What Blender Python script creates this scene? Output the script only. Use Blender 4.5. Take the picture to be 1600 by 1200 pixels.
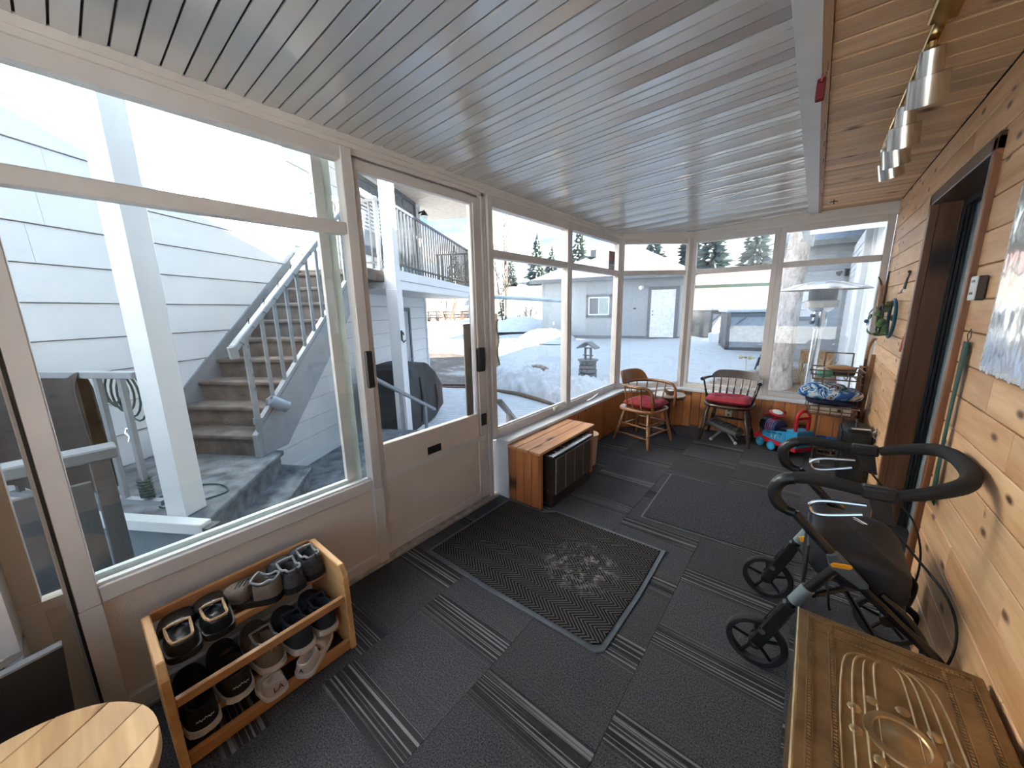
import bpy, math, random
from mathutils import Vector, Matrix
random.seed(11)
for _o in list(bpy.data.objects):
    bpy.data.objects.remove(_o)
SC = bpy.context.scene
COL = SC.collection
# ---------------------------------------------------------------- camera
cam_d = bpy.data.cameras.new('camera')
cam_d.sensor_fit = 'HORIZONTAL'; cam_d.sensor_width = 36.0; cam_d.lens = 12.897
cam_d.clip_start = 0.02; cam_d.clip_end = 500
cam = bpy.data.objects.new('camera', cam_d); COL.objects.link(cam)
cam.matrix_world = Matrix(((0.776859, -0.110373, 0.619926, 0.0),
                           (0.629392, 0.165593, -0.759239, 0.0),
                           (-0.018856, 0.979998, 0.198110, 1.32),
                           (0, 0, 0, 1)))
SC.camera = cam
# ---------------------------------------------------------------- view
SC.view_settings.view_transform = 'Standard'
SC.view_settings.look = 'None'
SC.view_settings.gamma = 1.0
SC.view_settings.use_curve_mapping = False
SC.view_settings.exposure = 2.5
# ---------------------------------------------------------------- sky
W = bpy.data.worlds.new('sky'); SC.world = W; W.use_nodes = True
nt = W.node_tree; nt.nodes.clear()
wo = nt.nodes.new('ShaderNodeOutputWorld'); bg = nt.nodes.new('ShaderNodeBackground')
tc = nt.nodes.new('ShaderNodeTexCoord'); mp = nt.nodes.new('ShaderNodeMapping')
mp.inputs['Scale'].default_value = (1.2, 1.2, 5.0)
nz = nt.nodes.new('ShaderNodeTexNoise'); nz.inputs['Scale'].default_value = 1.6; nz.inputs['Detail'].default_value = 5
cr = nt.nodes.new('ShaderNodeValToRGB')
cr.color_ramp.elements[0].position = .44; cr.color_ramp.elements[0].color = (.26, .47, .76, 1)
cr.color_ramp.elements[1].position = .64; cr.color_ramp.elements[1].color = (.98, .96, .93, 1)
nt.links.new(tc.outputs['Generated'], mp.inputs['Vector']); nt.links.new(mp.outputs['Vector'], nz.inputs['Vector'])
nt.links.new(nz.outputs['Fac'], cr.inputs['Fac']); nt.links.new(cr.outputs['Color'], bg.inputs['Color'])
bg.inputs['Strength'].default_value = .58
nt.links.new(bg.outputs['Background'], wo.inputs['Surface'])
# ---------------------------------------------------------------- sun: low, from behind the house
sun_d = bpy.data.lights.new('sun', 'SUN'); sun_d.energy = 20.0; sun_d.angle = .01; sun_d.color = (1, .93, .82)
sun = bpy.data.objects.new('sun', sun_d); COL.objects.link(sun)
sun.rotation_euler = Vector((.90, .33, .52)).to_track_quat('Z', 'Y').to_euler()
sun.location = (20, 8, 15)

# ================================================================ helpers
WL = {}
def tag(o, label=None, cat=None, group=None, kind=None):
    if label: o['label'] = label
    if cat: o['category'] = cat
    if group: o['group'] = group
    if kind: o['kind'] = kind
    return o
class MB:
    def __init__(s): s.v = []; s.f = []
    def add(s, vs, fs):
        n = len(s.v); s.v += [tuple(v) for v in vs]; s.f += [tuple(i+n for i in f) for f in fs]; return s
    def mg(s, o): return s.add(o.v, o.f)
    def box(s, x0, x1, y0, y1, z0, z1):
        return s.add([(x0,y0,z0),(x1,y0,z0),(x1,y1,z0),(x0,y1,z0),(x0,y0,z1),(x1,y0,z1),(x1,y1,z1),(x0,y1,z1)],
                     [(0,3,2,1),(4,5,6,7),(0,1,5,4),(1,2,6,5),(2,3,7,6),(3,0,4,7)])
    def bar(s, a, b, w, h=None, up=(0,0,1)):
        h = h or w; a = Vector(a); b = Vector(b); d = (b-a).normalized(); u = Vector(up)
        if abs(d.dot(u)) > .98: u = Vector((0,1,0)) if abs(d.y) < .9 else Vector((1,0,0))
        r = d.cross(u).normalized(); u = r.cross(d)
        r *= w/2; u = u*h/2
        return s.add([a-r-u,a+r-u,a+r+u,a-r+u,b-r-u,b+r-u,b+r+u,b-r+u],
                     [(0,1,2,3),(7,6,5,4),(0,4,5,1),(1,5,6,2),(2,6,7,3),(3,7,4,0)])
    def tube(s, pts, r, n=8, closed=False, s_=0):
        P = [Vector(p) for p in pts]; m = len(P)
        R = list(r) if isinstance(r, (list, tuple)) else [r]*m
        if s_:                                   # Catmull-Rom smoothing
            Q = []; S = []
            for i in range(m-1):
                a, b, c, d = P[max(i-1, 0)], P[i], P[i+1], P[min(i+2, m-1)]
                for k in range(s_):
                    t = k/s_; Q.append(.5*((2*b)+(c-a)*t+(2*a-5*b+4*c-d)*t*t+(3*b-a-3*c+d)*t**3)); S.append(R[i]+(R[i+1]-R[i])*t)
            P = Q+[P[-1]]; R = S+[R[-1]]; m = len(P)
        T = []
        for i in range(m):
            a = P[(i-1) % m] if (closed or i) else P[i]; b = P[(i+1) % m] if (closed or i < m-1) else P[i]
            T.append((b-a).normalized())
        u = Vector((0,0,1)) if abs(T[0].z) < .9 else Vector((1,0,0))
        u = (u - T[0]*u.dot(T[0])).normalized(); vs = []
        for i in range(m):
            u = (u - T[i]*u.dot(T[i])).normalized(); w = T[i].cross(u)
            for k in range(n):
                t = 2*math.pi*k/n; vs.append(P[i] + (u*math.cos(t)+w*math.sin(t))*R[i])
        fs = []
        for i in range(m if closed else m-1):
            j = (i+1) % m
            for k in range(n):
                l = (k+1) % n; fs.append((i*n+k, i*n+l, j*n+l, j*n+k))
        if not closed:
            fs.append(tuple(range(n))[::-1]); fs.append(tuple((m-1)*n+k for k in range(n)))
        return s.add(vs, fs)
    def lathe(s, prof, c=(0,0,0), n=20, axis=(0,0,1), sx=1, sy=1):
        A = Vector(axis).normalized(); u = Vector((1,0,0)) if abs(A.x) < .9 else Vector((0,1,0))
        u = (u-A*u.dot(A)).normalized(); w = A.cross(u); c = Vector(c); vs = []; m = len(prof)
        for r, h in prof:
            for k in range(n):
                t = 2*math.pi*k/n; vs.append(c + A*h + u*(r*sx*math.cos(t)) + w*(r*sy*math.sin(t)))
        fs = []
        for i in range(m-1):
            for k in range(n):
                l = (k+1) % n; fs.append((i*n+k, i*n+l, (i+1)*n+l, (i+1)*n+k))
        ring = prof[0] == prof[-1]
        if prof[0][0] > 1e-6 and not ring: fs.append(tuple(range(n))[::-1])
        if prof[-1][0] > 1e-6 and not ring: fs.append(tuple((m-1)*n+k for k in range(n)))
        return s.add(vs, fs)
    def prism(s, poly, a, b, ax='z'):
        n = len(poly)
        if ax == 'z': f = lambda p, t: (p[0], p[1], t)
        elif ax == 'y': f = lambda p, t: (p[0], t, p[1])
        else: f = lambda p, t: (t, p[0], p[1])
        vs = [f(p, a) for p in poly] + [f(p, b) for p in poly]
        fs = [tuple(range(n))[::-1], tuple(range(n, 2*n))] + [(i, (i+1) % n, n+(i+1) % n, n+i) for i in range(n)]
        return s.add(vs, fs)
    def grid(s, fn, nu, nv, closed_u=False):
        vs = [fn(i/(nu if closed_u else nu-1), j/(nv-1)) for j in range(nv) for i in range(nu)]; fs = []
        for j in range(nv-1):
            for i in range(nu if closed_u else nu-1):
                k = (i+1) % nu; fs.append((j*nu+i, j*nu+k, (j+1)*nu+k, (j+1)*nu+i))
        return s.add(vs, fs)
    def ball(s, c, r, n=12, m=8, e=1.0):
        r = r if isinstance(r, (tuple, list)) else (r, r, r)
        def sp(x): return math.copysign(abs(x)**e, x)
        def fn(u, v):
            t = 2*math.pi*u; p = -math.pi/2 + math.pi*min(max(v, .004), .996)
            return (c[0]+r[0]*sp(math.cos(p))*sp(math.cos(t)), c[1]+r[1]*sp(math.cos(p))*sp(math.sin(t)), c[2]+r[2]*sp(math.sin(p)))
        k = len(s.v); s.grid(fn, n, m, True)
        s.f.append(tuple(k+i for i in range(n))[::-1]); s.f.append(tuple(k+(m-1)*n+i for i in range(n)))
        return s
    def tf(s, m):
        s.v = [tuple(m @ Vector(v)) for v in s.v]; return s
    def jit(s, a, seed=0):
        rr = random.Random(seed); s.v = [tuple(c+rr.uniform(-a, a) for c in v) for v in s.v]; return s
def mesh(name, mb, mat, smooth=False, off=(0,0,0), ang=40):
    me = bpy.data.meshes.new(name)
    me.from_pydata([(v[0]-off[0], v[1]-off[1], v[2]-off[2]) for v in mb.v], [], mb.f)
    for m in (mat if isinstance(mat, (list, tuple)) else [mat]): me.materials.append(m)
    me.validate(clean_customdata=False)
    import bmesh
    b = bmesh.new(); b.from_mesh(me); bmesh.ops.recalc_face_normals(b, faces=b.faces); b.to_mesh(me); b.free()
    if smooth:
        me.polygons.foreach_set('use_smooth', [True]*len(me.polygons)); me.set_sharp_from_angle(angle=math.radians(ang))
    me.update(); return me
def T(name, label, cat, loc=(0,0,0), group=None, kind=None):
    o = bpy.data.objects.new(name, None); COL.objects.link(o); o.location = loc; o.empty_display_size = .05
    WL[o.name] = Vector(loc); tag(o, label, cat, group, kind); return o
def P(name, mb, mat, parent=None, smooth=False, bevel=0, seg=1, sub=0, label=None, kind=None, loc=None, ang=40):
    """one mesh object; vertices given in world space, stored relative to its own origin"""
    base = WL[parent.name] if parent is not None else Vector((0,0,0))
    org = Vector(loc) if loc is not None else base
    me = mesh(name, mb, mat, smooth, org, ang)
    o = bpy.data.objects.new(name, me); COL.objects.link(o)
    o.location = org - base; WL[o.name] = org
    if parent is not None: o.parent = parent
    if bevel:
        m = o.modifiers.new('bevel', 'BEVEL'); m.width = bevel; m.segments = seg; m.limit_method = 'ANGLE'; m.angle_limit = math.radians(35)
    if sub:
        m = o.modifiers.new('subd', 'SUBSURF'); m.levels = sub; m.render_levels = sub
    if label: o['label'] = label
    if kind: o['kind'] = kind
    return o
def ONE(name, mb, mat, label, cat, group=None, loc=None, **k):
    if loc is None:
        xs = [v[0] for v in mb.v]; ys = [v[1] for v in mb.v]; zs = [v[2] for v in mb.v]
        loc = ((min(xs)+max(xs))/2, (min(ys)+max(ys))/2, min(zs))
    o = P(name, mb, mat, None, loc=loc, **k); return tag(o, label, cat, group)
def ST(name, mb, mat, label=None, **k):
    o = P(name, mb, mat, None, **k); o['kind'] = 'structure'
    if label: o['label'] = label
    return o
def dup(root, loc, rz=0, label=None, sc=None):
    r = root.copy(); COL.objects.link(r); r.location = loc; r.rotation_euler = (0,0,rz); WL[r.name] = Vector(loc)
    if label: r['label'] = label
    if sc: r.scale = sc
    for ch in list(root.children):
        c = ch.copy(); COL.objects.link(c); c.parent = r
        for g in ch.children:
            d = g.copy(); COL.objects.link(d); d.parent = c
    return r
def text_mb(txt, size, mtx, thick=.0004):
    cu = bpy.data.curves.new('lettering', 'FONT'); cu.body = txt; cu.size = size; cu.extrude = thick; cu.align_x = 'CENTER'; cu.align_y = 'CENTER'
    o = bpy.data.objects.new('lettering', cu); COL.objects.link(o)
    bpy.context.view_layer.update()
    me = bpy.data.meshes.new_from_object(o.evaluated_get(bpy.context.evaluated_depsgraph_get()))
    mb = MB().add([v.co for v in me.vertices], [tuple(p.vertices) for p in me.polygons])
    bpy.data.objects.remove(o); bpy.data.curves.remove(cu); bpy.data.meshes.remove(me)
    return mb.tf(mtx)
def RZ(a, loc=(0,0,0)): return Matrix.Translation(loc) @ Matrix.Rotation(a, 4, 'Z')
def clip(poly, planes):
    for (nx, ny, d) in planes:          # keep nx*x+ny*y <= d
        out = []
        for i in range(len(poly)):
            a = poly[i]; b = poly[(i+1) % len(poly)]
            da = nx*a[0]+ny*a[1]-d; db = nx*b[0]+ny*b[1]-d
            if da <= 0: out.append(a)
            if (da < 0 < db) or (db < 0 < da):
                t = da/(da-db); out.append((a[0]+t*(b[0]-a[0]), a[1]+t*(b[1]-a[1])))
        poly = out
        if len(poly) < 3: return []
    return poly
def arc(c, r, a0, a1, n, ax='xz', k=0):
    out = []
    for i in range(n+1):
        t = math.radians(a0+(a1-a0)*i/n); p, q = c[0]+r*math.cos(t), c[1]+r*math.sin(t)
        out.append({'xz': (p, k, q), 'xy': (p, q, k), 'yz': (k, p, q)}[ax])
    return out
# ================================================================ materials
def _new(name):
    m = bpy.data.materials.new(name); m.use_nodes = True; t = m.node_tree
    b = t.nodes['Principled BSDF']; return m, t, b
def N(t, kind, **k):
    n = t.nodes.new(kind)
    for a, v in k.items():
        if a in n.inputs: n.inputs[a].default_value = v
        else: setattr(n, a, v)
    return n
def objco(t, rnd=True, scale=(1,1,1), rot=(0,0,0)):
    c = N(t, 'ShaderNodeTexCoord'); mp = N(t, 'ShaderNodeMapping'); mp.inputs['Scale'].default_value = scale; mp.inputs['Rotation'].default_value = rot
    t.links.new(c.outputs['Object'], mp.inputs['Vector'])
    if rnd:
        oi = N(t, 'ShaderNodeObjectInfo'); mu = N(t, 'ShaderNodeVectorMath', operation='SCALE'); mu.inputs[0].default_value = (37, 17, 23)
        t.links.new(oi.outputs['Random'], mu.inputs['Scale']); t.links.new(mu.outputs[0], mp.inputs['Location'])
    return mp.outputs['Vector']
def ramp(t, fac, stops):
    r = N(t, 'ShaderNodeValToRGB'); e = r.color_ramp.elements
    while len(e) < len(stops): e.new(.5)
    for i, (p, c) in enumerate(stops): e[i].position = p; e[i].color = (*c, 1)
    t.links.new(fac, r.inputs['Fac']); return r.outputs['Color']
def bump(t, b, h, strength=.3, dist=.01):
    n = N(t, 'ShaderNodeBump'); n.inputs['Strength'].default_value = strength; n.inputs['Distance'].default_value = dist
    t.links.new(h, n.inputs['Height']); t.links.new(n.outputs['Normal'], b.inputs['Normal'])
def M_(name, col, rough=.5, metal=0, var=.12, vs=9, bp=0, bs=80, spec=None, sss=0, coat=0, rnd=True):
    m, t, b = _new(name)
    b.inputs['Roughness'].default_value = rough; b.inputs['Metallic'].default_value = metal
    if spec is not None: b.inputs['Specular IOR Level'].default_value = spec
    if coat: b.inputs['Coat Weight'].default_value = coat
    v = objco(t, rnd)
    n = N(t, 'ShaderNodeTexNoise', Scale=vs, Detail=4.0); t.links.new(v, n.inputs['Vector'])
    lo = tuple(c*(1-var) for c in col); hi = tuple(min(1, c*(1+var)) for c in col)
    t.links.new(ramp(t, n.outputs['Fac'], [(.3, lo), (.7, hi)]), b.inputs['Base Color'])
    if bp:
        n2 = N(t, 'ShaderNodeTexNoise', Scale=bs, Detail=3.0); t.links.new(v, n2.inputs['Vector']); bump(t, b, n2.outputs['Fac'], bp, .01)
    return m
def WOOD(name, c0, c1, axis=0, rough=.45, knot=None, kscale=5, grain=14, tone=.25, coat=0, nax=None):
    if nax is None: nax = 2 if axis != 2 else 0
    m, t, b = _new(name)
    b.inputs['Roughness'].default_value = rough
    if coat: b.inputs['Coat Weight'].default_value = coat; b.inputs['Coat Roughness'].default_value = .25
    sc = [1, 1, 1]; sc[axis] = .09
    v = objco(t, True, tuple(sc))
    n1 = N(t, 'ShaderNodeTexNoise', Scale=grain, Detail=5.0, Distortion=.6); t.links.new(v, n1.inputs['Vector'])
    n2 = N(t, 'ShaderNodeTexNoise', Scale=grain*6, Detail=2.0); t.links.new(v, n2.inputs['Vector'])
    mx = N(t, 'ShaderNodeMix'); mx.inputs[0].default_value = .35
    t.links.new(n1.outputs['Fac'], mx.inputs[2]); t.links.new(n2.outputs['Fac'], mx.inputs[3])
    col = ramp(t, mx.outputs[0], [(.33, c0), (.66, c1)])
    oi = N(t, 'ShaderNodeObjectInfo'); mr = N(t, 'ShaderNodeMapRange'); mr.inputs[3].default_value = 1-tone; mr.inputs[4].default_value = 1+tone*.4
    t.links.new(oi.outputs['Random'], mr.inputs[0])
    hs = N(t, 'ShaderNodeHueSaturation'); t.links.new(mr.outputs[0], hs.inputs['Value']); t.links.new(col, hs.inputs['Color']); col = hs.outputs['Color']
    if knot:
        v2 = objco(t, True); sp = N(t, 'ShaderNodeSeparateXYZ'); cm = N(t, 'ShaderNodeCombineXYZ'); t.links.new(v2, sp.inputs[0])
        ac = [i for i in range(3) if i != axis and i != nax][0]
        al = N(t, 'ShaderNodeMath', operation='MULTIPLY'); al.inputs[1].default_value = .45; t.links.new(sp.outputs[axis], al.inputs[0])
        t.links.new(al.outputs[0], cm.inputs[0]); t.links.new(sp.outputs[ac], cm.inputs[1])
        vo = N(t, 'ShaderNodeTexVoronoi', Scale=kscale, voronoi_dimensions='2D'); t.links.new(cm.outputs[0], vo.inputs['Vector'])
        kr = N(t, 'ShaderNodeMapRange'); kr.inputs[1].default_value = .035; kr.inputs[2].default_value = .115; kr.inputs[3].default_value = .95; kr.inputs[4].default_value = 0
        t.links.new(vo.outputs['Distance'], kr.inputs[0]); gt_ = N(t, 'ShaderNodeMath', operation='GREATER_THAN'); gt_.inputs[1].default_value = .42; sr = N(t, 'ShaderNodeSeparateColor'); t.links.new(vo.outputs['Color'], sr.inputs[0]); t.links.new(sr.outputs[0], gt_.inputs[0])
        km = N(t, 'ShaderNodeMath', operation='MULTIPLY'); t.links.new(kr.outputs[0], km.inputs[0]); t.links.new(gt_.outputs[0], km.inputs[1])
        k = N(t, 'ShaderNodeMix', data_type='RGBA'); t.links.new(km.outputs[0], k.inputs[0]); t.links.new(col, k.inputs[6]); k.inputs[7].default_value = (*knot, 1)
        col = k.outputs[2]
    t.links.new(col, b.inputs['Base Color']); bump(t, b, n2.outputs['Fac'], .08, .004)
    return m
def GLASS(name, tint=(.99, .998, .995), refl=1.0, rough=0.0):
    m = bpy.data.materials.new(name); m.use_nodes = True; t = m.node_tree; t.nodes.clear()
    o = N(t, 'ShaderNodeOutputMaterial'); tr = N(t, 'ShaderNodeBsdfTransparent'); tr.inputs['Color'].default_value = (*tint, 1)
    g = N(t, 'ShaderNodeBsdfGlossy'); g.inputs['Roughness'].default_value = rough
    fr = N(t, 'ShaderNodeLayerWeight', Blend=.5); pw = N(t, 'ShaderNodeMath', operation='POWER'); pw.inputs[1].default_value = 5.0   # Schlick, same from both faces
    t.links.new(fr.outputs['Facing'], pw.inputs[0]); ml = N(t, 'ShaderNodeMath', operation='MULTIPLY_ADD'); ml.inputs[1].default_value = .9*min(refl, 1.1); ml.inputs[2].default_value = .035*refl
    mx = N(t, 'ShaderNodeMixShader'); t.links.new(pw.outputs[0], ml.inputs[0]); t.links.new(ml.outputs[0], mx.inputs[0])
    t.links.new(tr.outputs[0], mx.inputs[1]); t.links.new(g.outputs[0], mx.inputs[2]); t.links.new(mx.outputs[0], o.inputs['Surface']); return m
# ================================================================ shared materials
m_white = M_('white_enamel', (.66, .62, .59), .42, var=.06, vs=3)
m_alu = M_('window_aluminium', (.62, .58, .56), .40, var=.07, vs=4)
m_sill = M_('sill_white', (.66, .68, .70), .35, var=.05)
m_kick = M_('kick_panel', (.66, .59, .53), .5, var=.06, vs=2.5, bp=.25, bs=160)
m_glass = GLASS('clear_glass')
m_gtint = GLASS('greenish_glass', (.95, .985, .985), 1.3)
m_black = M_('black_plastic', (.012, .012, .013), .35, var=.2)
m_rubber = M_('black_rubber', (.010, .010, .011), .7, var=.2)
m_steel = M_('bright_steel', (.72, .73, .74), .22, metal=1, var=.05)
m_cedar_h = WOOD('cedar_wall_plank', (.60, .30, .125), (.88, .57, .31), 1, .5, (.11, .036, .014), 7.5, 9, .16, nax=0)
m_cedar_s = WOOD('cedar_soffit_plank', (.60, .35, .18), (.84, .56, .32), 0, .5, (.11, .045, .02), 5.5, 10, .22)
m_cedar_v = WOOD('cedar_knee_board', (.40, .135, .042), (.60, .26, .085), 2, .42, (.05, .018, .01), 7, 11, .25)
m_trimwood = WOOD('pale_trim_wood', (.40, .21, .10), (.55, .32, .17), 1, .5, None)
m_dkwood = WOOD('dark_stained_wood', (.075, .028, .012), (.21, .085, .034), 2, .35, (.012, .006, .004), 2.2, 7, .1)
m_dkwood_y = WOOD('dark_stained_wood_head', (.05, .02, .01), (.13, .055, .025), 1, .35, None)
m_dark_gap = M_('dark_backing_board', (.05, .045, .04), .8)  # dark backing that shows through the gaps between tiles, strips and planks

# ---------------------------------------------------------------- floor
NX, NY, ND = -.678, .735, 3.98
ROOM = [(-1, 0, 1.665), (1, 0, .43), (0, 1, 4.405), (0, -1, 1.30), (NX, NY, ND)]
ROOMIN = [(-1, 0, 1.56), (1, 0, .43), (0, 1, 4.30), (0, -1, 1.30), (NX, NY, ND-.115)]
floor = ST('floor', MB().prism(clip([(-1.7, -1.3), (.62, -1.3), (.62, 4.45), (-1.7, 4.45)], [(NX, NY, ND+.05)]), -.10, -.008), m_dark_gap, 'dark grey carpet tile floor with pale pinstripe bands')
def carpet():
    m, t, b = _new('carpet_tile'); b.inputs['Roughness'].default_value = .95; b.inputs['Specular IOR Level'].default_value = .15
    c = N(t, 'ShaderNodeTexCoord'); sp = N(t, 'ShaderNodeSeparateXYZ'); t.links.new(c.outputs['Object'], sp.inputs[0])
    oi = N(t, 'ShaderNodeObjectInfo')
    # speckle
    nz = N(t, 'ShaderNodeTexNoise', Scale=210.0, Detail=2.0); t.links.new(c.outputs['Object'], nz.inputs['Vector'])
    base = ramp(t, nz.outputs['Fac'], [(.3, (.018, .018, .022)), (.75, (.11, .11, .12))])
    # 1D stripes along local x, keyed on y
    cb = N(t, 'ShaderNodeCombineXYZ'); ml = N(t, 'ShaderNodeMath', operation='MULTIPLY'); ml.inputs[1].default_value = 40
    t.links.new(sp.outputs['Y'], ml.inputs[0]); t.links.new(ml.outputs[0], cb.inputs['Y'])
    m2 = N(t, 'ShaderNodeMath', operation='MULTIPLY'); m2.inputs[1].default_value = 3.0; t.links.new(sp.outputs['X'], m2.inputs[0]); t.links.new(m2.outputs[0], cb.inputs['X'])
    m3 = N(t, 'ShaderNodeMath', operation='MULTIPLY'); m3.inputs[1].default_value = 90; t.links.new(oi.outputs['Random'], m3.inputs[0]); t.links.new(m3.outputs[0], cb.inputs['Z'])
    mp = N(t, 'ShaderNodeMapping'); mp.inputs['Scale'].default_value = (.25, 3.2, 1); t.links.new(cb.outputs[0], mp.inputs['Vector'])
    st = N(t, 'ShaderNodeTexNoise', Scale=1.0, Detail=1.0); t.links.new(mp.outputs[0], st.inputs['Vector'])
    ln = N(t, 'ShaderNodeMapRange'); ln.inputs[1].default_value = .53; ln.inputs[2].default_value = .62; t.links.new(st.outputs['Fac'], ln.inputs[0])
    bn = N(t, 'ShaderNodeFloatCurve')
    cu = bn.mapping.curves[0]; cu.points[0].location = (0, .10); cu.points[1].location = (1, .8)
    for p in ((.22, .05), (.30, 0), (.62, 0), (.70, .18), (.80, 1.0), (.97, 1.0)): cu.points.new(*p)
    bn.mapping.update()
    dv = N(t, 'ShaderNodeMath', operation='MULTIPLY'); dv.inputs[1].default_value = 1/.435; t.links.new(sp.outputs['Y'], dv.inputs[0]); t.links.new(dv.outputs[0], bn.inputs['Value'])
    k = N(t, 'ShaderNodeMath', operation='MULTIPLY'); t.links.new(bn.outputs[0], k.inputs[0]); t.links.new(ln.outputs[0], k.inputs[1])
    dk = N(t, 'ShaderNodeMix', data_type='RGBA'); t.links.new(bn.outputs[0], dk.inputs[0]); t.links.new(base, dk.inputs[6]); dk.inputs[7].default_value = (.03, .03, .033, 1)
    mx = N(t, 'ShaderNodeMix', data_type='RGBA'); t.links.new(k.outputs[0], mx.inputs[0]); t.links.new(dk.outputs[2], mx.inputs[6]); mx.inputs[7].default_value = (.19, .19, .195, 1)
    hs = N(t, 'ShaderNodeHueSaturation'); mr = N(t, 'ShaderNodeMapRange'); mr.inputs[3].default_value = .8; mr.inputs[4].default_value = 1.2
    t.links.new(oi.outputs['Random'], mr.inputs[0]); t.links.new(mr.outputs[0], hs.inputs['Value']); t.links.new(mx.outputs[2], hs.inputs['Color'])
    t.links.new(hs.outputs[0], b.inputs['Base Color']); bump(t, b, nz.outputs['Fac'], .5, .006); return m
m_carpet = carpet()
TP = .435
tile_mesh = None
for ci, (x0, ytop) in enumerate(((-1.675, 1.10), (-1.24, .955), (-.805, 1.69), (-.37, 1.415), (.065, 1.27))):
    y = ytop - TP*7
    while y < 4.45:
        y += TP
        q = clip([(x0+.0008, y-TP+.0008), (x0+TP-.0008, y-TP+.0008), (x0+TP-.0008, y-.0008), (x0+.0008, y-.0008)], ROOM)
        if len(q) < 3: continue
        full = len(q) == 4 and abs(q[0][0]-x0) < .002 and abs(q[1][0]-x0-TP) < .002 and abs(q[0][1]-y+TP) < .002 and abs(q[2][1]-y) < .002
        if full and tile_mesh is not None:
            o = bpy.data.objects.new('carpet_tile', tile_mesh); COL.objects.link(o); o.location = (x0, y-TP, 0); o.parent = floor; WL[o.name] = Vector((x0, y-TP, 0))
        else:
            o = P('carpet_tile', MB().prism(q, -.008, 0), m_carpet, floor, loc=(x0, y-TP, 0))
            if full: tile_mesh = o.data
# ---------------------------------------------------------------- metal ceiling
def ceil_z(x): return 2.066 + .036*(x+1.62)
m_ceil = M_('ceiling_enamel', (.60, .595, .59), .15, metal=.38, var=.03, vs=2, bp=.05, bs=900, spec=.9, rnd=False)
cp = clip([(-1.72, -1.3), (-.10, -1.3), (-.10, 4.45), (-1.72, 4.45)], [(NX, NY, ND+.03)])
cb = MB(); nn = len(cp)
cb.add([(x, y, ceil_z(x)+.010) for x, y in cp] + [(x, y, 2.24) for x, y in cp],
       [tuple(range(nn)), tuple(range(nn, 2*nn))[::-1]] + [(i, nn+i, nn+(i+1) % nn, (i+1) % nn) for i in range(nn)])
ceiling = ST('ceiling', cb, m_dark_gap, 'white metal ceiling of narrow grooved strips')
GP = .0538; y = -1.28; i = 0
TILT = (.0010, -.0003, -.0022, .0020)
while y < 4.41:
    q = clip([(-1.68, y+.0030), (-.12, y+.0030), (-.12, y+GP-.0030), (-1.68, y+GP-.0030)], [(NX, NY, ND), (0, 1, 4.40)])
    if len(q) >= 3:
        k = TILT[i % 4]
        zz = lambda p: ceil_z(p[0]) + k*((p[1]-y)/GP-.5)*2 + .0004*math.sin(i*1.7+p[0])
        n_ = len(q)
        b = MB().add([(p[0], p[1], zz(p)) for p in q] + [(p[0], p[1], zz(p)+.009) for p in q],
                     [tuple(range(n_))[::-1], tuple(range(n_, 2*n_))] + [(j, (j+1) % n_, n_+(j+1) % n_, n_+j) for j in range(n_)])
        P('ceiling_strip', b, m_ceil, ceiling)
    y += GP; i += 1
ST('trim_1', MB().box(-.132, -.072, -1.3, 4.40, 2.096, 2.20).box(-.140, -.132, -1.3, 4.40, 2.108, 2.13), m_sill, 'white metal channel beside the cedar soffit')
# ---------------------------------------------------------------- cedar soffit
sof = ST('ceiling', MB().box(-.072, .50, -1.3, 4.44, 2.122, 2.22), m_dark_gap, 'cedar plank soffit beside the metal ceiling')
P('edge_strip', MB().box(-.072, -.050, -1.3, 4.40, 2.098, 2.124), m_trimwood, sof)
y = -1.25; i = 0
while y < 4.40:
    P('plank', MB().box(-.050, .43, y+.006, min(y+.107, 4.40), 2.108+.001*((i*7) % 3), 2.124), m_cedar_s, sof, bevel=.003)
    y += .112; i += 1
# ---------------------------------------------------------------- right wall of cedar planks, with door opening
DY0, DY1, DZ = 2.09, 3.05, 1.862
wr_ = ST('wall_right', MB().box(.445, .50, -1.3, DY0+.03, 0, 2.12).box(.445, .50, DY1-.03, 4.44, 0, 2.12).box(.445, .50, DY0+.03, DY1-.03, DZ-.03, 2.12), m_cedar_h, 'pale knotty cedar plank wall')
rp = random.Random(5)
JN = {9: 1.62, 8: 2.62, 4: 1.28, 13: 3.62, 14: 3.42, 15: 4.02}
for k in range(19):
    z0 = -.032 + .1133*k; z1 = min(z0+.1113, 2.106); z0 = max(z0, 0.001)
    spans = [(-1.3, 4.41)] if z0 > DZ-.03 else [(-1.3, DY0+.02), (DY1-.02, 4.41)]
    if z0 < DZ-.03 < z1: spans = [(-1.3, DY0+.02), (DY1-.02, 4.41)]
    for a, b in spans:
        cuts = [a]
        if a < 0: cuts += [rp.uniform(.1, .7), rp.uniform(1.15, 1.75)]
        if b > 4: cuts += [rp.uniform(3.25, 4.15)]
        if a < 0 and b > 4: cuts += [rp.uniform(2.3, 2.9)]
        cuts = sorted(cuts) + [b]
        for c0, c1 in zip(cuts, cuts[1:]):
            P('plank', MB().box(.430+rp.uniform(0, .0015), .446, c0+.0008, c1-.0008, z0+.001, z1-.0008), m_cedar_h, wr_, bevel=.0025, loc=(.43, c0, z0))
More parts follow.
